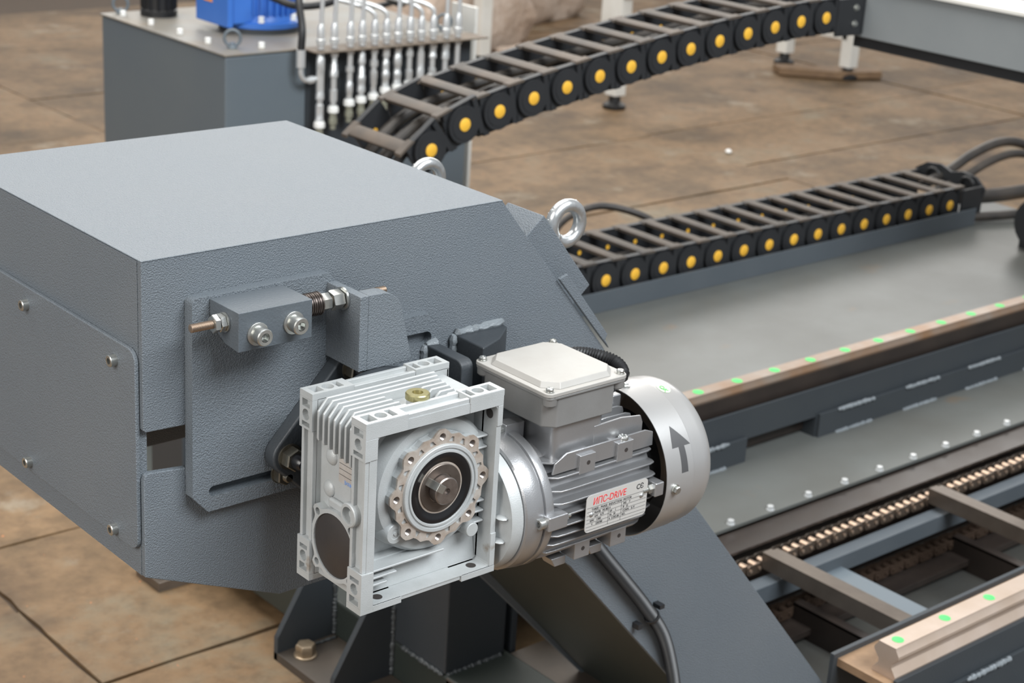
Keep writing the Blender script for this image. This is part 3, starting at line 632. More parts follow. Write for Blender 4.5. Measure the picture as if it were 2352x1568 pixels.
# output hub
g = G(); g.lathe((CX, -0.1605, CZ), (0, -1, 0), [(0, .0785), (.012, .0765), (.018, .0725), (.0200, .0668), (.0195, .062), (.0180, .060), (.0180, .02)], 64, 0, False); obj('hub_dome', g, 'gear', gb)
N_ = 96; sc = []
for i in range(N_):
    a = 2*PI*i/N_; d = abs(((a+PI/8) % (PI/4))-PI/8)   # distance to nearest 45 deg
    e = abs((a % (PI/4))-PI/8)                          # distance to midpoints
    r = 0.0585+0.0068*math.exp(-(d/0.15)**4)+0.0022*math.exp(-(e/0.07)**2)
    sc.append((CX+r*math.cos(a), CZ+r*math.sin(a)))
holes = []
for k in range(8):
    a = k*PI/4; holes.append(circ(CX+.057*math.cos(a), CZ+.057*math.sin(a), 0.0042, 14))
    for s in (-1, 1):
        b = a+s*0.235; 
        q = [(.0506, b-.080), (.0506, b+.080), (.0562, b+.030+s*.02), (.0562, b-.030+s*.02)]
        holes.append([(CX+rr_*math.cos(t), CZ+rr_*math.sin(t)) for rr_, t in q])
g = G(); g.prism([(CX+(p[0]-CX)*.985, CZ+(p[1]-CZ)*.985) for p in sc], 'Y', -0.1874, -0.1780, [holes[i] for i in range(0, 24, 3)]); obj('flange_web', g, 'gear', gb)
g = G(); g.prism(sc, 'Y', -0.1895, -0.1872, holes); hubf = obj('output_flange', g, 'gear2', gb)
for k in range(8):
    a = k*PI/4; c = (CX+.057*math.cos(a), -0.1888, CZ+.057*math.sin(a))
    g = G(); pr = []
    for j in range(8): pr += [(j*.0012, .0041), (j*.0012+.0006, .0035)]
    pr += [(.0096, .0035)]
    g.lathe(c, (0, 1, 0), pr, 16, 0, False); obj('threaded_hole', g, 'shaft', hubf)
g = G(); g.lathe((CX, -0.1890, CZ), (0, -1, 0), [(0, .0490), (.0030, .0485), (.0036, .0478), (.0036, .0448), (.0022, .0444), (.0022, .0426), (.0036, .0422), (.0036, .0402), (.0026, .0396), (-.004, .0394), (-.004, .030)], 72, 0, False); obj('bearing_collar', g, 'gear', gb)
g = G(); g.lathe((CX, -0.1895, CZ), (0, -1, 0), [(-.003, .0396), (.0018, .0394), (.0022, .0384), (.0018, .0335), (.0008, .0322), (.0006, .0295), (-.0002, .0283), (-.0010, .0275), (-.0025, .025)], 64, 0, False); obj('oil_seal', g, 'seal', gb)
g = G(); g.lathe((CX, -0.188, CZ), (0, -1, 0), [(0, .0266), (.0022, .0265), (.0028, .0258), (.0028, .0162), (-.001, .0158)], 56, 0, False); obj('hollow_shaft', g, 'hub', gb)
sh = thing('output_shaft', 'bare steel stub shaft with centre hole and protruding square key', 'shaft', (CX, -0.12, CZ-0.015))
g = G(); g.lathe((CX, -0.1855, CZ), (0, -1, 0), [(0, .0152), (.0145, .0152), (.0158, .0140), (.0158, .0036), (.0125, .0030), (.0125, 0)], 48, 0, False); obj('shaft_body', g, 'shaft', sh)
a = math.radians(147); kc = Vector((CX+.0172*math.cos(a), 0, CZ+.0172*math.sin(a)))
g = G(); g.box(-.0052, .0052, -0.2090, -0.1870, -.0043, .0043)
for v in g.bm.verts:
    x, z = v.co.x, v.co.z; v.co.x = kc.x+x*math.cos(a)-z*math.sin(a); v.co.z = kc.z+x*math.sin(a)+z*math.cos(a)
obj('shaft_key', g, 'zinc', sh, 0.0004)
g = G(); g.lathe((0.1865, -0.1615, -0.2715), (0, -1, 0), [(0, .0145), (.016, .0135), (.0215, .0115), (.0225, .0105), (.0225, .0062), (.0215, .0055), (.0215, .0022), (.0225, .0018), (.0225, 0)], 32); obj('screw_plug', g, 'gear', gb)
# input side (left face)
IY, IZ = -0.1445, -0.2880
ears = []
for k in range(72):
    t = 2*PI*k/72; d = min(abs(((t-PI/4+PI) % (PI/2))-0), abs(PI/2-((t-PI/4) % (PI/2))))
    e = abs(((t) % (PI/2))-PI/4); r = 0.0395+0.0095*math.exp(-(e/0.15)**4)
    ears.append((max(IY-0.0325, min(IY+0.040, IY+r*math.cos(t))), IZ+r*math.sin(t)))
hl = [circ(IY, IZ, 0.0352, 40)]+[circ(IY+s*0.0288, IZ+t*0.0288, 0.0040, 14) for s in (-1, 1) for t in (-1, 1)]
g = G(); g.prism(ears, 'X', 0.1365, 0.1475, hl); obj('input_flange', g, 'gear', gb, 0.0008)
g = G(); g.lathe((0.1460, IY, IZ), (-1, 0, 0), [(0, .0352), (.0075, .0350), (.0085, .0335), (.0088, 0)], 56, 0, False); obj('input_cap', g, 'cap', gb)
g = G(); g.lathe((0.1465, -0.1735, -0.2400), (-1, 0, 0), [(0, .0135), (.013, .0130), (.014, .0120), (.014, .0090), (.004, .0085), (.004, 0)], 32, 0, False); obj('spigot', g, 'gear', gb)
for y, z in ((-0.1260, -0.1960), (-0.1230, -0.2330)):
    g = G(); g.sphere((0.1465, y, z), 0.0095, 0.55, 1, 1, 18); obj('casting_nub', g, 'gear', gb)
g = G(); g.prism(rect(-0.172, -0.128, -0.250, -0.239), 'X', 0.1400, 0.1465); obj('casting_rib', g, 'gear', gb, 0.003)
# gearbox name plate, printed upside down
g = G(); g.box(0.1448, 0.1458, -0.1900, -0.1400, -0.2180, -0.1845); gp = obj('rating_plate', g, 'plate_old', gb)
for k in range(4):
    g = G(); z = -0.1905-0.0062*k; g.box(0.14465, 0.1449, -0.1895, -0.1405, z-.00022, z+.00022); obj('printed_line', g, 'ink', gp)
ux, uy = (0, 1, 0), (0, 0, -1)
for k, (s, yy) in enumerate((('kg   Nr', -0.1850), ('kW', -0.1850), ('RATIO', -0.1880), ('TYPE', -0.1880))):
    text('lettering', s, 0.0052, 'ink', gp, (0.1447, yy, -0.1935-0.0062*k+.001), ux, uy)
text('lettering', '2.0/.16', 0.0050, 'whiteink', gp, (0.1447, -0.160, -0.1868), ux, uy)
text('lettering', 'INS-DRIVE', 0.0058, 'blueink', gp, (0.1447, -0.176, -0.2135), ux, uy)
# top oil plug
g = G(); g.lathe((0.2235, -0.1640, -0.146), (0, 0, 1), [(0, .0115), (.010, .0115), (.0105, .0105)], 32); obj('plug_boss', g, 'gear', gb)
g = G(); g.lathe((0.2235, -0.1640, -0.1355), (0, 0, 1), [(0, .0128), (.0055, .0128), (.0066, .0118), (.0066, .0058), (.0025, .0050), (.0025, 0)], 36, 0, False); obj('filler_plug', g, 'brass', gb)
# rear output cover
g = G(); g.lathe((CX, -0.0855, CZ), (0, 1, 0), [(0, .0955), (.012, .0955), (.014, .093), (.014, 0)], 64, 0, False); obj('rear_flange', g, 'dark_paint', gb)
g = G(); g.lathe((CX, -0.0715, CZ), (0, 1, 0), [(0, .030), (.018, .030)], 40); obj('rear_hub', g, 'shaft', gb)

# ------------------------------------------------------------------ MOTOR
mo = thing('electric_motor', 'silver finned electric motor on the gearbox with arrowed fan cover', 'motor', (0.44, -0.1425, -0.38))
MY, MZ = -0.1425, -0.290
g = G(); g.lathe((0.3112, MY, MZ), (1, 0, 0), [(0, .047), (.006, .052), (.009, .060), (.009, .0715), (.013, .0735), (.0235, .0735), (.0245, .0715), (.0245, .02)], 80, 0, False); ad = obj('adapter_flange', g, 'gear', mo)
for a in (-0.35, 0.15, 0.9, 1.6, 2.2, 4.2, 5.2):
    g = G(); c = Vector((0.3165, MY-math.cos(a)*.058, MZ+math.sin(a)*.058)); g.sphere(c, .007, .9, 1.2, .35, 10); obj('casting_rib', g, 'gear', ad)
g = G(); g.lathe((0.3355, MY, MZ), (1, 0, 0), [(0, .05), (0, .0755), (.0015, .0775), (.010, .0785), (.0215, .0800), (.0235, .0790), (.0245, .0770), (.0255, .0770), (.0262, .0800), (.034, .0808), (.0375, .0795), (.040, .074), (.044, .067), (.044, .03)], 96, 0, False); obj('end_shield', g, 'motor', mo)
g = G(); g.lathe((0.360, MY, MZ), (1, 0, 0), [(0, .03), (0, .0665), (.172, .0665), (.172, .03)], 72, 0, False); barrel = obj('motor_barrel', g, 'motor', mo)
# fins
def fin(side, u, xl, xr, R=0.0795, taper=0.012):
    """side: front/back -> horizontal plate at height MZ+u ; top/bottom -> vertical plate at MY+u"""
    tip = math.sqrt(max(R*R-u*u, 1e-6)); base = math.sqrt(max(0.0655**2-u*u, 0)) if abs(u) < 0.0655 else 0.030
    base = min(base, tip-0.004)-0.002
    pts = [(xl, base), (xl+0.002, base+(tip-base)*0.55), (xl+taper, tip-0.0008), (xl+taper+.01, tip), (xr-0.010, tip-.0006), (xr-.002, tip-0.003), (xr, tip-0.008 if tip-.008 > base else base+.001), (xr, base)]
    g = G()
    if side in ('front', 'back'):
        s = -1 if side == 'front' else 1
        g.prism([(p[0], MY+s*p[1]) for p in pts], 'Z', MZ+u-0.0012, MZ+u+0.0012)
    else:
        s = 1 if side == 'top' else -1
        g.prism([(p[0], MZ+s*p[1]) for p in pts], 'Y', MY+u-0.0012, MY+u+0.0012)
    return obj('cooling_fin', g, 'motor', mo, 0.0009)
us = [0.0135*k for k in range(-4, 5)]
for u in us:
    fin('front', u, 0.3745, 0.5330); fin('back', u, 0.3745, 0.5330)
for k in range(-4, 5):
    u = 0.0135*k
    fin('bottom', u, 0.3745, 0.5330)
    fin('top', u, 0.470, 0.5330, 0.0795)
g = G(); g.prism([(0.380, MZ+.045), (0.383, MZ+.058), (0.40, MZ+.0665), (0.52, MZ+.0665), (0.532, MZ+.062), (0.533, MZ+.045)], 'Y', -0.2075, -0.2050); obj('cooling_fin', g, 'motor', mo, 0.0008)
g = G(); g.prism([(0.448, MZ+.060), (0.448, MZ+.084), (0.49, MZ+.085), (0.52, MZ+.081), (0.524, MZ+.072), (0.524, MZ+.060)], 'Y', -0.1975, -0.1950); obj('cooling_fin', g, 'motor', mo, 0.0008)
# foot pads
def pad(x0, x1, y0, y1, z0, z1, screw=False, top=True):
    g = G(); cxp, czp = (x0+x1)/2, (z0+z1)/2
    g.prism(rect(x0, x1, z0, z1), 'Y', y0, y1); p = obj('foot_pad', g, 'motor', mo, 0.0009)
    g = G(); g.lathe((cxp+.001, y0-.0002, czp+0.001), (0, 1, 0), [(0, .0026), (.0004, .0026)], 16); obj('pad_hole', g, 'cap', p)
    if screw:
        g = G(); g.lathe((cxp+.001, (y0+y1)/2-.003, z1), (0, 0, 1), [(0, .0062), (.0015, .0066), (.0035, .0060), (.0045, .0035), (.0045, 0)], 14)
        for i in range(6):
            a = i*PI/3; g.sphere((cxp+.001+.004*math.cos(a), (y0+y1)/2-.003+.004*math.sin(a), z1+.0036), .0016, n=6)
        obj('earth_screw', g, 'zinc', p)
pad(0.4165, 0.4400, -0.2115, -0.192, -0.2520, -0.2295)
pad(0.4735, 0.4980, -0.2115, -0.192, -0.2510, -0.2280, True)
pad(0.4290, 0.4520, -0.2010, -0.178, -0.3640, -0.3430)
pad(0.4850, 0.5090, -0.2010, -0.178, -0.3635, -0.3430)
for x in (0.408, 0.464):
    g = G(); g.prism([(x, -0.3640), (x+0.022, -0.3640), (x+0.022, -0.3750), (x+.006, -0.3750)], 'Y', -0.186, -0.166); obj('foot_pad', g, 'motor', mo, 0.001)
# through-bolt lugs
def lug(x0, x1, a, sgn):
    """box lug at angle a (0 = front, 90 = top) around the axis"""
    e = Vector((0, -math.cos(a), math.sin(a))); t = Vector((0, math.sin(a), math.cos(a))); c = Vector((0, MY, MZ))
    g = G(); vs = []
    for r0 in (0.068, 0.0885):
        for s in (-.0085, .0085):
            for x in (x0, x1): vs.append(g.bm.verts.new(c+e*r0+t*s+Vector((x, 0, 0))))
    for f in ((0, 1, 3, 2), (4, 5, 7, 6), (0, 1, 5, 4), (2, 3, 7, 6), (0, 2, 6, 4), (1, 3, 7, 5)): g.bm.faces.new([vs[i] for i in f])
    lg = obj('bolt_lug', g, 'motor', mo, 0.0015)
    p = c+e*0.080
    return p, lg
for a in (0, PI/2, PI, 1.5*PI):
    p, lg = lug(0.3585, 0.386, a, -1)
    capscrew((0.3585, p.y, p.z), (-1, 0, 0), 0.0060, 0.0085, 'zinc', lg)
    if a != PI/2:
        g = G(); g.hexnut((0.386, p.y, p.z), (1, 0, 0), .009, .005); g.cyl((0.386, p.y, p.z), (0.396, p.y, p.z), .0026, 10); obj('hex_nut', g, 'zinc', lg)
    p, lg = lug(0.520, 0.5335, a, 1)
    if a != PI/2:
        g = G(); g.hexnut((0.520, p.y, p.z), (-1, 0, 0), .010, .0055); g.cyl((0.5145, p.y, p.z), (0.506, p.y, p.z), .0036, 12); obj('hex_nut', g, 'zinc', lg)
# motor nameplate
np_ = G(); np_.prism(rr(0.4180, 0.5125, -0.3185, -0.2735, 0.0055, 5), 'Y', -0.2250, -0.2242); npl = obj('name_plate', np_, 'plate', mo); npl['label'] = 'silver name plate with red lettering on the motor fins'
PX, PZ, PYp = 0.4180, -0.3185, -0.22512
ux, uy = (1, 0, 0), (0, 0, 1)
def lt(s, x, z, size, m='ink', sx=1.0, shear=0, bold=0): return text('lettering', s, size, m, npl, (PX+x, PYp, PZ+z), ux, uy, sx=sx, shear=shear, bold=bold)
lt('\u0418\u041f\u0421-DRIVE', 0.0095, 0.0325, 0.0118, 'redink', 0.82, 0.12)
lt('C\u0404', 0.0765, 0.0345, 0.0088, 'ink', 0.9, 0, 0.00012)
rows = [0.0300, 0.0250, 0.0205, 0.0160, 0.0115, 0.0070, 0.0030]
for z in rows:
    g = G(); g.box(PX+0.0015, PX+0.0930, PYp-.0001, PYp+.0002, PZ+z-.00012, PZ+z+.00012); obj('printed_line', g, 'ink', npl)
g = G(); g.box(PX+0.0545, PX+0.0548, PYp-.0001, PYp+.0002, PZ+.0115, PZ+.0250); g.box(PX+0.0345, PX+0.0348, PYp-.0001, PYp+.0002, PZ+.0030, PZ+.0205); g.box(PX+0.0540, PX+0.0543, PYp-.0001, PYp+.0002, PZ+.0030, PZ+.0115); obj('printed_line', g, 'ink', npl)
for s, x, r in (('THREE - PHASE  INDUCTION  MOTOR', .0085, 1), ('FRAME   MS 802-4', .0130, 2), ('INS     F', .0575, 2), ('kW    0.75', .0140, 3), ('HP     1', .0365, 3), ('IP   55', .0570, 3),
                ('RPM    1380/', .0070, 4), ('Hz   50', .0365, 4), ('CONN.   \u0394 /Y', .0570, 4), ('V     220/380', .0095, 5), ('A  3.59/2.08', .0360, 5), ('NO.', .0560, 5)):
    lt(s, x, rows[r]+0.0009, 0.0040 if r == 1 else 0.0038, 'ink', 0.84 if r > 1 else 0.90)
for x, z in ((0.0085, 0.0215), (0.0855, 0.0250)):
    g = G(); g.lathe((PX+x, PYp, PZ+z), (0, -1, 0), [(0, .0030), (.0008, .0026), (.0016, .0012), (.0018, 0)], 18); obj('rivet', g, 'galv', npl)
# terminal box
g = G(); g.prism(rr(0.3900, 0.4640, -0.1970, -0.0880, 0.010, 4), 'Z', -0.2400, -0.1930); obj('box_neck', g, 'motor', mo, 0.0015)
tb = G(); tb.prism(rr(0.3745, 0.4760, -0.2040, -0.0810, 0.004, 3), 'Z', -0.1925, -0.1530)
def chamf(x0, x1, y0, y1, c): return [(x0+c, y0), (x1-c, y0), (x1, y0+c), (x1, y1-c), (x1-c, y1), (x0+c, y1), (x0, y1-c), (x0, y0+c)]
tb.bm.free(); tb = G(); tb.prism(chamf(0.3730, 0.4795, -0.2030, -0.0820, 0.012), 'Z', -0.1925, -0.1545); box = obj('terminal_box', tb, 'motorbox', mo, 0.002)
g = G(); g.prism(rr(0.3690, 0.4860, -0.2055, -0.0795, 0.007, 5), 'Z', -0.1575, -0.1545); obj('box_rim', g, 'motorbox', box, 0.0008)
for x, y in ((0.3775, -0.1970), (0.4775, -0.1970), (0.3775, -0.0880), (0.4775, -0.0880)):
    g = G(); g.lathe((x, y, -0.1545), (0, 0, -1), [(0, .0085), (.010, .0080), (.012, .006)], 20); obj('corner_post', g, 'motorbox', box)
g = G(); g.prism(rr(0.3680, 0.4870, -0.2060, -0.0790, 0.008, 5), 'Z', -0.1543, -0.1495)
lid = obj('box_lid', g, 'lid', mo, 0.001)
g = G(); o1 = chamf(0.3745, 0.4800, -0.1995, -0.0860, 0.0155); o2 = chamf(0.3785, 0.4765, -0.1955, -0.0900, 0.0145)
a_ = [g.bm.verts.new((p[0], p[1], -0.1496)) for p in o1]; b_ = [g.bm.verts.new((p[0], p[1], -0.1432)) for p in o2]; g.bm.faces.new(b_); g.bm.faces.new(a_)
for i in range(8): g.bm.faces.new((a_[i], a_[(i+1) % 8], b_[(i+1) % 8], b_[i]))
obj('raised_panel', g, 'lid', lid, 0.0008)
for x, y in ((0.3755, -0.1985), (0.4800, -0.1985), (0.3755, -0.0865), (0.4800, -0.0865)):
    g = G(); g.lathe((x, y, -0.1495), (0, 0, 1), [(0, .0050), (.0012, .0050), (.0013, .0044), (.0036, .0044), (.0046, .0034), (.0049, .0012), (.0040, .0008), (.0040, 0)], 20, 0, False); obj('lid_screw', g, 'zinc', lid)
g = G(); g.cyl((0.4795, -0.165, -0.1745), (0.486, -0.165, -0.1745), .013, 24); g.hexnut((0.486, -0.165, -0.1745), (1, 0, 0), .027, .012); g.cyl((0.498, -0.165, -0.1745), (0.507, -0.165, -0.1725), .0115, 20); obj('cable_gland', g, 'rubber', mo)
# fan cover
g = G(); g.lathe((0.536, MY, MZ), (1, 0, 0), [(0.001, .0890), (0, .0897), (0, .0905), (.0435, .0905), (.0440, .0900), (.0455, .0898), (.062, .0896), (.070, .0885), (.077, .0855), (.082, .080), (.082, .010), (.081, .0)], 112, 0, False)
g.lathe((0.537, MY, MZ), (1, 0, 0), [(0, .0890), (.06, .086)], 112, 0, False); fc = obj('fan_cover', g, 'fan', mo)
g = G(); g.lathe((0.5345, MY, MZ), (1, 0, 0), [(0, .03), (0, .062), (.02, .062), (.02, .0)], 48, 0, False); obj('bearing_shield', g, 'rubber', mo)
for a in (math.radians(-3), PI/2+math.radians(2), PI, 1.5*PI):
    e = Vector((0, -math.cos(a), math.sin(a))); c = Vector((0.5500, MY, MZ))+e*0.0905
    g = G(); g.lathe(c, e, [(0, .0062), (.0012, .0062)], 20); g.hexnut(c+e*.001, e, .0085, .0045, ph=.2); obj('cover_screw', g, 'zinc', fc)
def on_cyl(pts, m, name, parent, R=0.0907, th=0.0002, sub=1):
    """outline in (x, degrees) wrapped on the fan cover; rows are quads so that it curves"""
    g = G(); 
    for row0, row1 in zip(pts, pts[1:]):
        q = []
        for (x, d) in (row0[0], row0[1], row1[1], row1[0]):
            a = math.radians(d); q.append(g.bm.verts.new((x, MY-R*math.cos(a), MZ+R*math.sin(a))))
        if (q[2].co-q[3].co).length < 1e-6: g.bm.faces.new(q[:3])
        else: g.bm.faces.new(q)
    return obj(name, g, m, parent)
rowsA = [((0.5600, 8+i*2.6), (0.5705-0.0002*i, 8+i*2.6)) for i in range(9)]
tipA = []
for i in range(8):
    f = i/7; d = 27.5+i*2.35; tipA.append(((0.5500+0.0075*f-0.003*f*(1-f), d+(3-3*f)*0), (0.5790-0.0215*f, d)))
on_cyl([((p[0][0], p[0][1]), (p[1][0], p[1][1])) for p in rowsA], 'arrow', 'arrow_shaft', fc)
on_cyl(tipA, 'arrow', 'arrow_head', fc)
g = G(); ct = Vector((0.590, MY, MZ)); el = []
for i in range(24):
    t = 2*PI*i/24; x = 0.0075*math.cos(t); ang = math.radians(77)+0.105*math.sin(t); R = 0.0900
    el.append(g.bm.verts.new((0.5905+x, MY-R*math.cos(ang), MZ+R*math.sin(ang))))
g.bm.faces.new(el); st = obj('inspection_sticker', g, 'sticker', fc)
ang = math.radians(77); e = Vector((0, -math.cos(ang), math.sin(ang))); tt = Vector((0, math.sin(ang), math.cos(ang)))
n_ = e.copy(); u_ = (tt*-1); v_ = n_.cross(u_)
text('lettering', 'OK', 0.0085, 'greenink', st, Vector((0.5865, MY, MZ))+e*0.0903+tt*0.005, u_, v_, bold=0.0002)

# motor conduit: from the gland round behind and down the side plate
cp = catmull([(0.505, -0.165, -0.1725), (0.519, -0.162, -0.170), (0.5235, -0.147, -0.164), (0.516, -0.128, -0.161), (0.503, -0.098, -0.165), (0.497, -0.062, -0.19), (0.512, -0.040, -0.24), (0.560, -0.022, -0.32), (0.606, -0.012, -0.42), (0.652, -0.0105, -0.486), (0.712, -0.0105, -0.556), (0.757, -0.0105, -0.609), (0.800, -0.0105, -0.667), (0.826, -0.0105, -0.73), (0.845, -0.0105, -0.80)], 10)
cp = resample(cp, 0.0017)
g = G(); g.tube(cp, 0.0095, 14, True, lambda i: 0.0098 if i % 2 else 0.0078); cdn = obj('corrugated_conduit', g, 'rubber', None); tag(cdn, 'black corrugated conduit running from the motor down the sloping side', 'conduit')
tie = thing('cable_tie', 'black cable tie clamping the corrugated conduit to the side plate', 'cable tie', (0.775, -0.012, -0.635))
g = G(); g.torus((0.7735, -0.0115, -0.631), (0.62, 0, -0.78), 0.0108, 0.0012, 24, 6, 2.2); obj('tie_band', g, 'black', tie)
g = G(); g.box(0.786, 0.795, -0.014, -0.0, -0.624, -0.618); obj('tie_mount', g, 'black', tie)
g = G(); g.box(0.748, 0.756, -0.012, -0.0, -0.645, -0.637); obj('tie_mount', g, 'black', tie)

# ------------------------------------------------------------------ CABLE CHAIN (drag chain)
cc = thing('cable_chain', 'black plastic cable carrier with yellow pivot caps, looped over the bed', 'cable carrier', (1.6, 1.53, -0.83))
YA, YB = 1.42, 1.64
pins = [(3.95-0.1*k, -0.7645) for k in range(0, 24)]           # lower run, right to left
pins = [p for p in pins if p[0] > 1.66]
c0 = Vector((1.60, 0, -0.540)); Rr = 0.2245
xl = pins[-1][0]
upper = [(1.492, -.374), (1.583, -.327), (1.681, -.307), (1.78, -.287), (1.88, -.271), (1.981, -.254), (2.081, -.240), (2.181, -.225), (2.279, -.213), (2.379, -.201), (2.48, -.190), (2.58, -.181), (2.679, -.173), (2.778, -.170)]
arc = [(1.452, -0.735), (1.392, -0.655), (1.375, -0.557), (1.410, -0.462)]
pins = [(3.95-0.1*k, -0.7645) for k in range(0, 0)]+[(3.451-0.0998*k, -0.7635) for k in range(20)]   # 3.451 .. 1.555
pins = pins+arc+upper
root0 = ORG[cc.name]
def disc_link(g_, hollow=False):
    pass
g = G()                                            # near side plate, local coords: pin at origin, next pin at +x
def plate_geo(yo, s):
    """yo = outer face y, s = +1 if inner side is towards +y"""
    g = G()
    g.prism(circ(0, 0, 0.0425, 32), 'Y', yo, yo+s*0.010)
    g.prism(circ(0, 0, 0.0335, 32), 'Y', yo-s*0.0012, yo+s*0.004)
    g.prism(rr(-0.048, 0.050, -0.0445, 0.0445, 0.007, 3), 'Y', yo+s*0.010, yo+s*0.017)
    g.prism([(0.036, -0.040), (0.049, -0.0445), (0.049, 0.0445), (0.036, 0.040)], 'Y', yo+s*0.001, yo+s*0.012)
    g.prism([(-0.048, -0.0445), (-0.030, -0.0445), (-0.044, -0.028), (-0.048, -0.028)], 'Y', yo+s*0.003, yo+s*0.012)
    g.prism([(-0.048, 0.0445), (-0.030, 0.0445), (-0.044, 0.028), (-0.048, 0.028)], 'Y', yo+s*0.003, yo+s*0.012)
    # dusty top lip
    g.prism([(-0.046, 0.0440), (0.050, 0.0440), (0.050, 0.0475), (-0.046, 0.0475)], 'Y', yo+s*0.003, yo+s*0.018)
    return g
def mk(name, g, m, bevel=0):
    bmesh.ops.recalc_face_normals(g.bm, faces=g.bm.faces); me = bpy.data.meshes.new(name); g.bm.to_mesh(me); g.bm.free(); me.materials.append(M[m])
    for p in me.polygons: p.use_smooth = True
    me.set_sharp_from_angle(angle=math.radians(35)); return me
YM = (YA+YB)/2; hw = (YB-YA)/2
gg = plate_geo(-hw, 1); g2 = plate_geo(hw, -1)
m_link = mk('link', gg, 'black'); m_link2 = mk('far_side_plate', g2, 'black')
g = G(); g.prism([(-0.014, 0.040), (0.016, 0.040), (0.017, 0.0478), (0.013, 0.0497), (-0.011, 0.0497), (-0.015, 0.0478)], 'Y', -hw+.016, hw-.016)
for s in (-1, 1): g.prism([(-0.024, 0.0440), (0.026, 0.0440), (0.022, 0.0499), (-0.020, 0.0499)], 'Y', min(s*(hw-.002), s*(hw-.022)), max(s*(hw-.002), s*(hw-.022)))
m_bar = mk('crossbar', g, 'blackdust')
g = G(); g.prism([(-0.008, -0.0475), (0.012, -0.0475), (0.012, -0.042), (-0.008, -0.042)], 'Y', -hw+.016, hw-.016); m_bar2 = mk('lower_crossbar', g, 'blackdust')
g = G(); g.lathe((0, -hw-.0012, 0), (0, -1, 0), [(0, .0148), (.0016, .0148), (.0022, .0138), (.0022, .0125), (.0026, .0118), (.0026, 0)], 28, 0, False); m_cap = mk('pivot_cap', g, 'yellow')
g = G(); g.lathe((0, hw-.0172, 0), (0, -1, 0), [(0, .0062), (.0010, .0062), (.0010, .0030), (.0003, .0028), (.0003, 0)], 18, 0, False); m_rivet = mk('pivot_rivet', g, 'yellow')
def inst(me, name, parent, loc=(0, 0, 0), rot=(0, 0, 0)):
    o = bpy.data.objects.new(name, me); COL.objects.link(o); o.parent = parent; o.location = loc; o.rotation_euler = rot; return o
# visible yellow inner rivets on the photo's far plates, crossbars on every link
for i, (x, z) in enumerate(pins):
    nx, nz = pins[min(i+1, len(pins)-1)]; px, pz = pins[max(i-1, 0)]
    dx, dz = nx-px, nz-pz
    ang = math.atan2(dz, dx)      # path direction; crossbar on the outer side
    # local +z must be the outer side of the loop: lower run travels to -x, its outer side is down, but its bars are seen on top
    lower = i < 20
    if lower: th = 0.0
    elif i < 24: th = None
    else: th = -ang
    if lower: rot = 0.0; barz = 1
    elif i < 24:
        rot = -(ang)                           # moving up round the bend: outer side is -x
    else: rot = -ang
    L = inst(m_link, 'link', cc, Vector((x, YM, z))-root0, (0, rot, 0))
    inst(m_link2, 'far_side_plate', L)
    inst(m_bar, 'crossbar', L, (0.045 if lower else -0.045, 0, 0)); inst(m_bar2, 'lower_crossbar', L, (0.045 if lower else -0.045, 0, 0))
    inst(m_cap, 'pivot_cap', L); inst(m_rivet, 'pivot_rivet', L)
# end bracket at the gantry
g = G(); g.box(2.825, 2.925, 1.418, 1.427, -0.222, -0.125); g.box(2.925, 2.933, 1.418, 1.65, -0.222, -0.125); g.box(2.825, 2.925, 1.633, 1.642, -0.222, -0.125); obj('end_bracket', g, 'black', cc, 0.001)
for z in (-0.150, -0.192):
    g = G(); g.lathe((2.895, 1.418, z), (0, -1, 0), [(0, .009), (.0015, .009)], 18); g.hexnut((2.895, 1.4165, z), (0, -1, 0), .011, .006); obj('bracket_bolt', g, 'zinc', cc)
# fixed end of lower run
g = G(); g.box(3.50, 3.60, 1.41, 1.418, -0.83, -0.722); g.box(3.50, 3.60, 1.642, 1.65, -0.83, -0.722)
g.prism([(1.41, -0.76), (1.65, -0.76), (1.66, -0.72), (1.62, -0.695), (1.57, -0.69), (1.53, -0.705), (1.49, -0.695), (1.44, -0.702), (1.405, -0.73)], 'X', 3.595, 3.605); obj('end_bracket', g, 'black', cc, 0.001)
for y in (1.46, 1.585):
    g = G(); g.torus((3.585, y, -0.728), (1, 0, 0.1), 0.022, 0.006, 24, 8); obj('clamp_ring', g, 'rubber', cc)
# hoses lying in the carrier
def path_y(y, dz=0.0, sag=0.0):
    out = []
    for i, (x, z) in enumerate(pins):
        out.append(Vector((x, y, z+dz)))
    return out
path = pins[18:]
for k, (y, r, dr) in enumerate(((1.462, .0115, -.012), (1.492, .009, .006), (1.520, .012, -.006), (1.552, .0085, .008), (1.580, .011, -.010), (1.606, .008, .004))):
    pts = []
    for i, (x, z) in enumerate(path):
        j = i+18; nx, nz = pins[min(j+1, len(pins)-1)]; px, pz = pins[max(j-1, 0)]
        n = Vector((nz-pz, 0, -(nx-px))).normalized()
        if j < 20: n = Vector((0, 0, 1))
        pts.append(Vector((x, y+0.006*math.sin(i*1.3+k), z))+n*(dr+0.004*math.sin(i*0.9+k*2)))
    g = G(); g.tube(catmull(pts, 5), r, 10)
    h = obj('carrier_hose', g, 'hose', None); tag(h, ['first', 'second', 'third', 'fourth', 'fifth', 'sixth'][k]+' dusty black hose from the near side inside the raised cable carrier', 'hose', 'hoses inside the raised cable carrier')
for k, (y, r) in enumerate(((1.47, .011), (1.505, .009), (1.54, .011), (1.585, .009))):
    pts = [Vector((1.62+0.1*i, y+0.005*math.sin(i*1.7+k), -0.785+0.006*math.sin(i*.8+k))) for i in range(20)]
    g = G(); g.tube(catmull(pts, 4), r, 8); h = obj('carrier_hose', g, 'hose', None); tag(h, ['first', 'second', 'third', 'fourth'][k]+' dusty black hose from the near side inside the low cable carrier run', 'hose', 'hoses in the low run of the cable carrier')
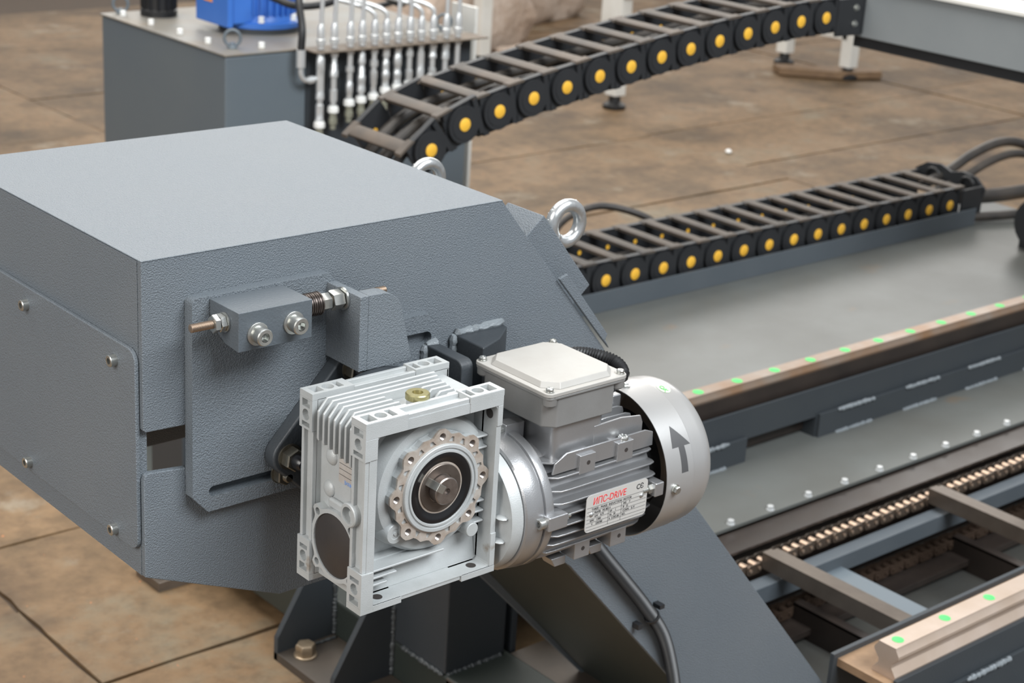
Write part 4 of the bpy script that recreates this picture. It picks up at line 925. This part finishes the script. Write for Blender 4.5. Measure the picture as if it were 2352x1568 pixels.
# tray under the low run
ty = thing('carrier_tray', 'long blue-grey sheet metal tray holding the low cable carrier run', 'tray', (2.7, 1.53, bedz))
for ya_ in (1.398, 1.657):
    g = G(); g.box(1.35, 3.56, ya_, ya_+.005, bedz, -0.782); obj('tray_side', g, 'paint_fine', ty, 0.0008)
g = G(); g.box(1.35, 3.56, 1.403, 1.657, bedz+0.0005, bedz+0.004); obj('tray_bottom', g, 'paint_fine', ty)

# hoses at the right end
def hose(name, label, pts, r, m='hose', cat='hose', k=8, n=12, group=None):
    g = G(); g.tube(catmull(pts, k), r, n); o = obj(name, g, m, None); return tag(o, label, cat, group)
hose('black_hose', 'thick black hose arching up from the end of the low cable carrier', [(3.50, 1.56, -0.745), (3.66, 1.575, -0.715), (3.78, 1.58, -0.680), (3.915, 1.58, -0.660), (4.02, 1.56, -0.675), (4.12, 1.50, -0.73)], 0.015)
hose('black_hose', 'thinner black hose arching just below the thick one', [(3.50, 1.52, -0.755), (3.66, 1.535, -0.738), (3.80, 1.545, -0.707), (3.92, 1.54, -0.690), (4.02, 1.52, -0.705), (4.10, 1.46, -0.755)], 0.013)
hose('black_hose', 'heavy black hose running straight out of the low carrier end', [(3.56, 1.47, -0.765), (3.75, 1.47, -0.785), (3.95, 1.45, -0.785), (4.15, 1.40, -0.76)], 0.022)
hose('black_hose', 'black hose lying on the bed beyond the tray end', [(3.50, 1.44, -0.815), (3.68, 1.37, -0.812), (3.84, 1.34, -0.81)], 0.014)
hose('black_hose', 'thin black cable hooped above the tray behind the lifting eye', [(2.12, 1.69, -0.815), (2.24, 1.80, -0.75), (2.38, 1.80, -0.715), (2.50, 1.74, -0.745), (2.56, 1.70, -0.80)], 0.010)

# ------------------------------------------------------------------ GANTRY BEAM (upper right)
gt = thing('gantry_beam', 'grey painted gantry beam bolted to the end of the raised cable carrier', 'gantry', (3.0, 1.0, -0.78))
g = G(); g.box(2.937, 3.10, -0.35, 1.46, -0.232, -0.098); obj('beam_body', g, 'gantry', gt, 0.003)
g = G(); g.box(2.925, 3.10, -0.35, 1.46, -0.0975, -0.086); obj('beam_lit_edge', g, 'white', gt, 0.002)  # white strip paints the light along the beam's top edge
g = G(); g.box(2.955, 3.10, -0.35, 1.46, -0.262, -0.2325); obj('beam_underside', g, 'black', gt)
for ya_ in (0.76, -0.14):
    g = G(); g.box(3.20, 3.32, ya_, ya_+.09, -0.7825, -0.10); obj('gantry_leg', g, 'gantry', gt, 0.003)
    g = G(); g.box(3.101, 3.20, ya_, ya_+.09, -0.232, -0.10); obj('leg_arm', g, 'gantry', gt, 0.003)
mtr = thing('black_drive_unit', 'black ribbed drive unit standing on the bed beyond the carrier tray', 'motor', (3.42, 1.15, bedz))
g = G()
for k in range(7):
    g.cyl((3.46+k*.02, 1.13, bedz+.085), (3.474+k*.02, 1.13, bedz+.085), 0.075, 24)
g.cyl((3.45, 1.13, bedz+.085), (3.62, 1.13, bedz+.085), 0.066, 24); obj('ribbed_body', g, 'black', mtr, 0.001)
g = G(); g.box(3.48, 3.60, 1.07, 1.19, bedz, bedz+.03); obj('mounting_foot', g, 'black', mtr)

# ------------------------------------------------------------------ HYDRAULIC TANK
tk = thing('hydraulic_tank', 'grey steel hydraulic oil tank with bolted lid behind the housing', 'tank', (2.18, 3.0, FZ))
TX0, TX1, TY0, TY1, TZ = 1.739, 2.625, 2.656, 3.373, -0.41
g = G(); g.box(TX0+.004, TX1-.004, TY0+.004, TY1-.004, FZ, TZ-0.007); obj('tank_body', g, 'tank_paint', tk, 0.006)
g = G(); g.box(TX0, TX1, TY0, TY1, TZ-0.006, TZ); obj('tank_lid', g, 'tank_top', tk, 0.002)
for x, y in ((1.785, 3.312), (1.790, 3.152), (1.790, 2.985), (1.792, 2.833), (1.896, 2.715), (2.15, 3.33), (2.45, 3.33), (1.95, 3.33)):
    g = G(); g.lathe((x, y, TZ), (0, 0, 1), [(0, .009), (.002, .009)], 16); g.cyl((x, y, TZ+.002), (x, y, TZ+.014), .0085, 14); obj('lid_screw', g, 'whiteplastic', tk)
for x, y in ((1.812, 2.735), (1.795, 3.345), (2.56, 2.72)):
    eyebolt((x, y, TZ), (0, 0, 1), (-0.5, -0.85, 0), 0.0225, 0.0045, 'tank_paint', tk, None, False)
# manifold ledge holding couplers
g = G(); g.prism(rr(1.995, TX1, TY0-0.075, TY0+.01, 0.02, 4, (1, 0, 0, 0)), 'Z', TZ-0.004, TZ+0.0005); obj('coupler_ledge', g, 'dirty_ledge', tk, 0.001)
g = G(); g.box(TX0+.27, TX1-.01, TY0-.004, TY0+.004, -0.75, TZ-.01); obj('dark_back_panel', g, 'dark_paint', tk)
fc_ = thing('filler_breather', 'black ribbed filler cap standing on the left of the tank lid', 'filler cap', (1.89, 3.28, TZ))
g = G(); g.lathe((1.89, 3.28, TZ), (0, 0, 1), [(0, .056), (.018, .056), (.022, .050), (.075, .050), (.080, .056), (.11, .056), (.12, .050)], 32); obj('cap_body', g, 'rubber', fc_)
for k in range(12):
    a = k*PI/6; g = G(); g.box(1.89+.050*math.cos(a)-.004, 1.89+.050*math.cos(a)+.004, 3.28+.050*math.sin(a)-.004, 3.28+.050*math.sin(a)+.004, TZ+.022, TZ+.075); obj('grip_rib', g, 'rubber', fc_)
# blue motor
bm_ = thing('blue_motor', 'bright blue finned pump motor standing upright on the tank lid', 'motor', (2.05, 2.98, TZ))
g = G(); g.lathe((2.06, 2.98, TZ), (0, 0, 1), [(0, .120), (.014, .120), (.014, .112), (.016, .112), (.016, .124), (.030, .124), (.034, .105), (.05, .098), (.05, .094), (.30, .094)], 56); obj('motor_body', g, 'blue', bm_)
g = G(); g.lathe((2.06, 2.98, TZ), (0, 0, 1), [(0, .1215), (.0145, .1215)], 56); obj('base_ring', g, 'dark_paint', bm_)
for k in range(30):
    a = 2*PI*k/30; e = Vector((math.cos(a), math.sin(a), 0)); t = Vector((-math.sin(a), math.cos(a), 0)); c = Vector((2.06, 2.98, 0))
    g = G(); vs = [g.bm.verts.new(c+e*r+t*s+Vector((0, 0, z))) for z in (TZ+.052, TZ+.30) for r, s in ((.090, -.002), (.110, -.002), (.110, .002), (.090, .002))]
    for f in ((0, 1, 2, 3), (4, 5, 6, 7), (0, 1, 5, 4), (1, 2, 6, 5), (2, 3, 7, 6), (3, 0, 4, 7)): g.bm.faces.new([vs[i] for i in f])
    obj('cooling_fin', g, 'blue', bm_)
for a in (-2.1, -1.0, 0.3, 1.4, 2.6):
    c = (2.06+.108*math.cos(a), 2.98+.108*math.sin(a), TZ+.034); g = G(); g.lathe(c, (0, 0, 1), [(0, .010), (.003, .010)], 16); g.hexnut((c[0], c[1], c[2]+.003), (0, 0, 1), .015, .016); obj('flange_bolt', g, 'whiteplastic', bm_)
g = G(); g.box(1.918, 2.010, 2.905, 3.075, TZ+.028, TZ+.19)
tbx = obj('terminal_box', g, 'blue', bm_, 0.008)
g = G(); g.box(1.900, 1.918, 2.900, 3.080, TZ+.022, TZ+.20); obj('box_cover', g, 'blue', tbx, 0.003)
g = G(); g.prism([(2.985, TZ+.085), (3.035, TZ+.085), (3.010, TZ+.128)], 'X', 1.8988, 1.9); obj('warning_triangle', g, 'orange', tbx)
hose('motor_cable', 'black cable from the blue motor sweeping to the couplers', [(1.98, 2.80, TZ+.125), (2.03, 2.74, TZ+.105), (2.12, 2.72, TZ+.11), (2.22, 2.73, TZ+.135), (2.34, 2.76, TZ+.12), (2.44, 2.80, TZ+.08), (2.52, 2.86, TZ+.075), (2.60, 2.92, TZ+.12), (2.64, 2.98, TZ+.2)], 0.011, 'rubber', 'cable')
hose('motor_cable', 'second black cable behind the first on the tank lid', [(2.10, 2.84, TZ+.16), (2.25, 2.83, TZ+.11), (2.40, 2.88, TZ+.06), (2.55, 2.92, TZ+.07), (2.66, 2.88, TZ+.13), (2.68, 2.82, TZ+.2)], 0.009, 'rubber', 'cable')
hose('drain_hose', 'black hose hanging down beside the first coupler', [(2.01, 2.70, TZ+.16), (1.985, 2.66, TZ+.12), (1.972, 2.625, TZ+.06), (1.966, 2.62, TZ+.0)], 0.011, 'rubber', 'hose')
g = G(); g.cyl((1.966, 2.62, TZ-.045), (1.966, 2.62, TZ+.005), .013, 16); g.tube(catmull([(1.966, 2.62, TZ-.045), (1.968, 2.62, TZ-.068), (1.980, 2.62, TZ-.083), (2.0, 2.62, TZ-.085), (2.027, 2.62, TZ-.080)], 5), .0075, 12); g.cyl((1.992, 2.62, TZ-.085), (2.010, 2.62, TZ-.083), .011, 6)
tag(obj('elbow_fitting', g, 'pipe', None), 'white zinc elbow fitting joining the drain hose to the first coupler', 'fitting')
# twelve couplers
ords = ['first', 'second', 'third', 'fourth', 'fifth', 'sixth', 'seventh', 'eighth', 'ninth', 'tenth', 'eleventh', 'twelfth']
xs = [2.028, 2.075, 2.131, 2.173, 2.217, 2.260, 2.303, 2.347, 2.389, 2.434, 2.483, 2.529]
elbow = [0, 0, 0, 0, 1, 1, 0, 0, 1, 1, 0, 0]
lens = [.235, .195, .18, .175, .17, .155, .15, .145, .14, .13, .13, .12]
for i, x in enumerate(xs):
    y = 2.612
    t = thing('coupler_line', ords[i]+' zinc pipe and coupler from the left on the tank front', 'hydraulic coupler', (x, y, TZ-lens[i]), 'pipes and couplers on the tank front')
    g = G()
    if elbow[i]: g.tube(catmull([(x, y, TZ+.01), (x, y, TZ+.075), (x-.006, y+.004, TZ+.095), (x-.03, y+.02, TZ+.11), (x-.09, y+.06, TZ+.128)], 5), .0068, 12)
    else: g.cyl((x, y, TZ+.01), (x+.004, y, TZ+.22), .0065, 12)
    obj('steel_pipe', g, 'pipe', t)
    z = TZ+.045; g = G(); g.lathe((x, y, z), (0, 0, -1), [(-.03, .0068), (-.02, .010), (0, .0108), (.012, .0108), (.014, .013), (.028, .013), (.030, .0095), (.042, .0095)], 12)
    obj('pipe_nut', g, 'pipe', t)
    g = G(); z = TZ-.004; prof = [(0, .009)]; zz = 0.0
    while zz < lens[i]-.03:
        r = random.choice((.0085, .0105, .0125, .0115)); h = random.uniform(.010, .020); prof += [(zz+.001, r), (zz+h, r)]; zz += h+.002
    g.lathe((x, y, z), (0, 0, -1), prof+[(zz+.002, .008)], 10); obj('coupler_body', g, 'pipe', t)
    g = G(); zc = TZ-lens[i]+.03; g.lathe((x, y, zc), (0, 0, -1), [(0, .0135), (.004, .0155), (.006, .0155)], 18); g.lathe((x, y, zc-.006), (0, 0, -1), [(0, .0165), (.012, .0165)], 18); obj('collar_ring', g, 'whiteplastic', t)
    g = G(); g.lathe((x, y, zc-.018), (0, 0, -1), [(0, .011), (.018, .011), (.020, .013), (.034, .013), (.036, .009), (.05, .009)], 16); obj('coupler_tail', g, 'coupler', t)
# white panel behind tank
wp = obj('leaning_sheet', (lambda g: (g.box(2.70, 2.712, 2.74, 2.86, FZ, -0.35), g)[1])(G()), 'white', None, 0.001); tag(wp, 'narrow white sheet standing behind the right edge of the tank', 'panel')

# ------------------------------------------------------------------ BACKGROUND
def leg(name, label, x, y, zt, w=0.07, ang=0.2, group=None, foot=True):
    t = thing(name, label, 'leg', (x, y, FZ), group)
    g = G(); g.lathe((x, y, FZ+(.06 if foot else 0)), (0, 0, 1), [(0, w*.7), (zt-FZ, w*.7)], 4, PI/4); obj('post', g, 'white', t, 0.002)
    if foot:
        g = G(); g.lathe((x, y, FZ), (0, 0, 1), [(0, w*.75), (.015, w*.75), (.03, w*.4), (.065, w*.35)], 20); obj('rubber_foot', g, 'rubber', t)
    return t
tbx_ = thing('steel_stand', 'white painted steel stand on black feet beyond the raised cable carrier', 'frame', (6.5, 4.5, FZ))
for x, y in ((4.89, 4.31), (6.57, 4.72), (6.57, 4.28), (4.93, 5.35), (5.4, 4.9)):
    g = G(); g.box(x-.035, x+.035, y-.035, y+.035, FZ+.06, -0.62); obj('leg', g, 'white', tbx_, 0.003)
    g = G(); g.lathe((x, y, FZ), (0, 0, 1), [(0, .055), (.015, .055), (.03, .03), (.065, .025)], 20); obj('rubber_foot', g, 'rubber', tbx_)
g = G(); g.box(6.535, 6.605, 4.28, 4.72, -1.0, -0.93); obj('lower_rail', g, 'white', tbx_, 0.003)
g = G(); g.box(4.86, 6.6, 4.25, 4.35, -0.68, -0.60); obj('top_rail', g, 'white', tbx_, 0.003)
g = G(); pts = [(6.28, 4.50), (6.34, 4.60), (6.55, 4.42), (6.78, 4.27), (6.74, 4.18), (6.50, 4.27)]; g.prism(pts, 'Z', FZ+.001, FZ+.04)
tag(obj('broken_board', g, 'wood', None, 0.004), 'splintered brown board lying on the floor under the white frame', 'board')
def wrapped(x, y, sx, sy, h, label, rz=0.3):
    g = G(); bmesh.ops.create_cube(g.bm, size=1); bmesh.ops.subdivide_edges(g.bm, edges=g.bm.edges, cuts=12, use_grid_fill=True)
    for v in g.bm.verts:
        c = v.co; n = 0.05*math.sin(c.x*17+x)*math.sin(c.z*13+y)+0.05*math.sin(c.y*19+c.z*7)+random.uniform(-.02, .02)
        k = 1-0.12*(c.z+.5)+n; X, Y = c.x*k*sx, c.y*k*sy; Z = (c.z+.5)*h*(1 if c.z < .4 else 1+n*.8)
        v.co = Vector((x+X*math.cos(rz)-Y*math.sin(rz), y+X*math.sin(rz)+Y*math.cos(rz), FZ+Z))
    return tag(obj('wrapped_load', g, 'wrap', None, angle=80), label, 'wrapped goods')
wrapped(4.95, 5.85, 1.0, 0.7, 0.75, 'beige plastic-wrapped load standing nearest the tank')
wrapped(5.9, 6.5, 1.1, 0.7, 0.7, 'second plastic-wrapped load further back in the hall')
wrapped(5.35, 5.35, 0.5, 0.3, 0.06, 'crumpled sheet of plastic wrap on the floor before the load', 0.1)
# debris
for x, y, s, lab in ((4.72, 3.42, .014, 'white pellet lying on the open floor at upper right'), (3.30, 2.55, .007, 'tiny white chip on the floor above the low cable carrier'), (0.845, 0.80, .006, 'small white chip beside the big foot bolt')):
    z = FZ if y > 1 else -1.12
    g = G(); g.sphere((x, y, z+s*.6-.002), s, 1, 1, .7, 10); tag(obj('white_chip', g, 'whiteplastic', None), lab, 'debris')
# steel corner on the floor below the housing
g = G(); g.box(0.775, 0.90, 1.346, 1.44, FZ, FZ+.006); g.box(0.775, 0.779, 1.346, 1.44, FZ+.006, FZ+.022); g.box(0.779, 0.90, 1.346, 1.350, FZ+.006, FZ+.022)
tag(obj('angle_offcut', g, 'bar', None, 0.001), 'rusty steel angle end poking out below the housing corner', 'steel angle')
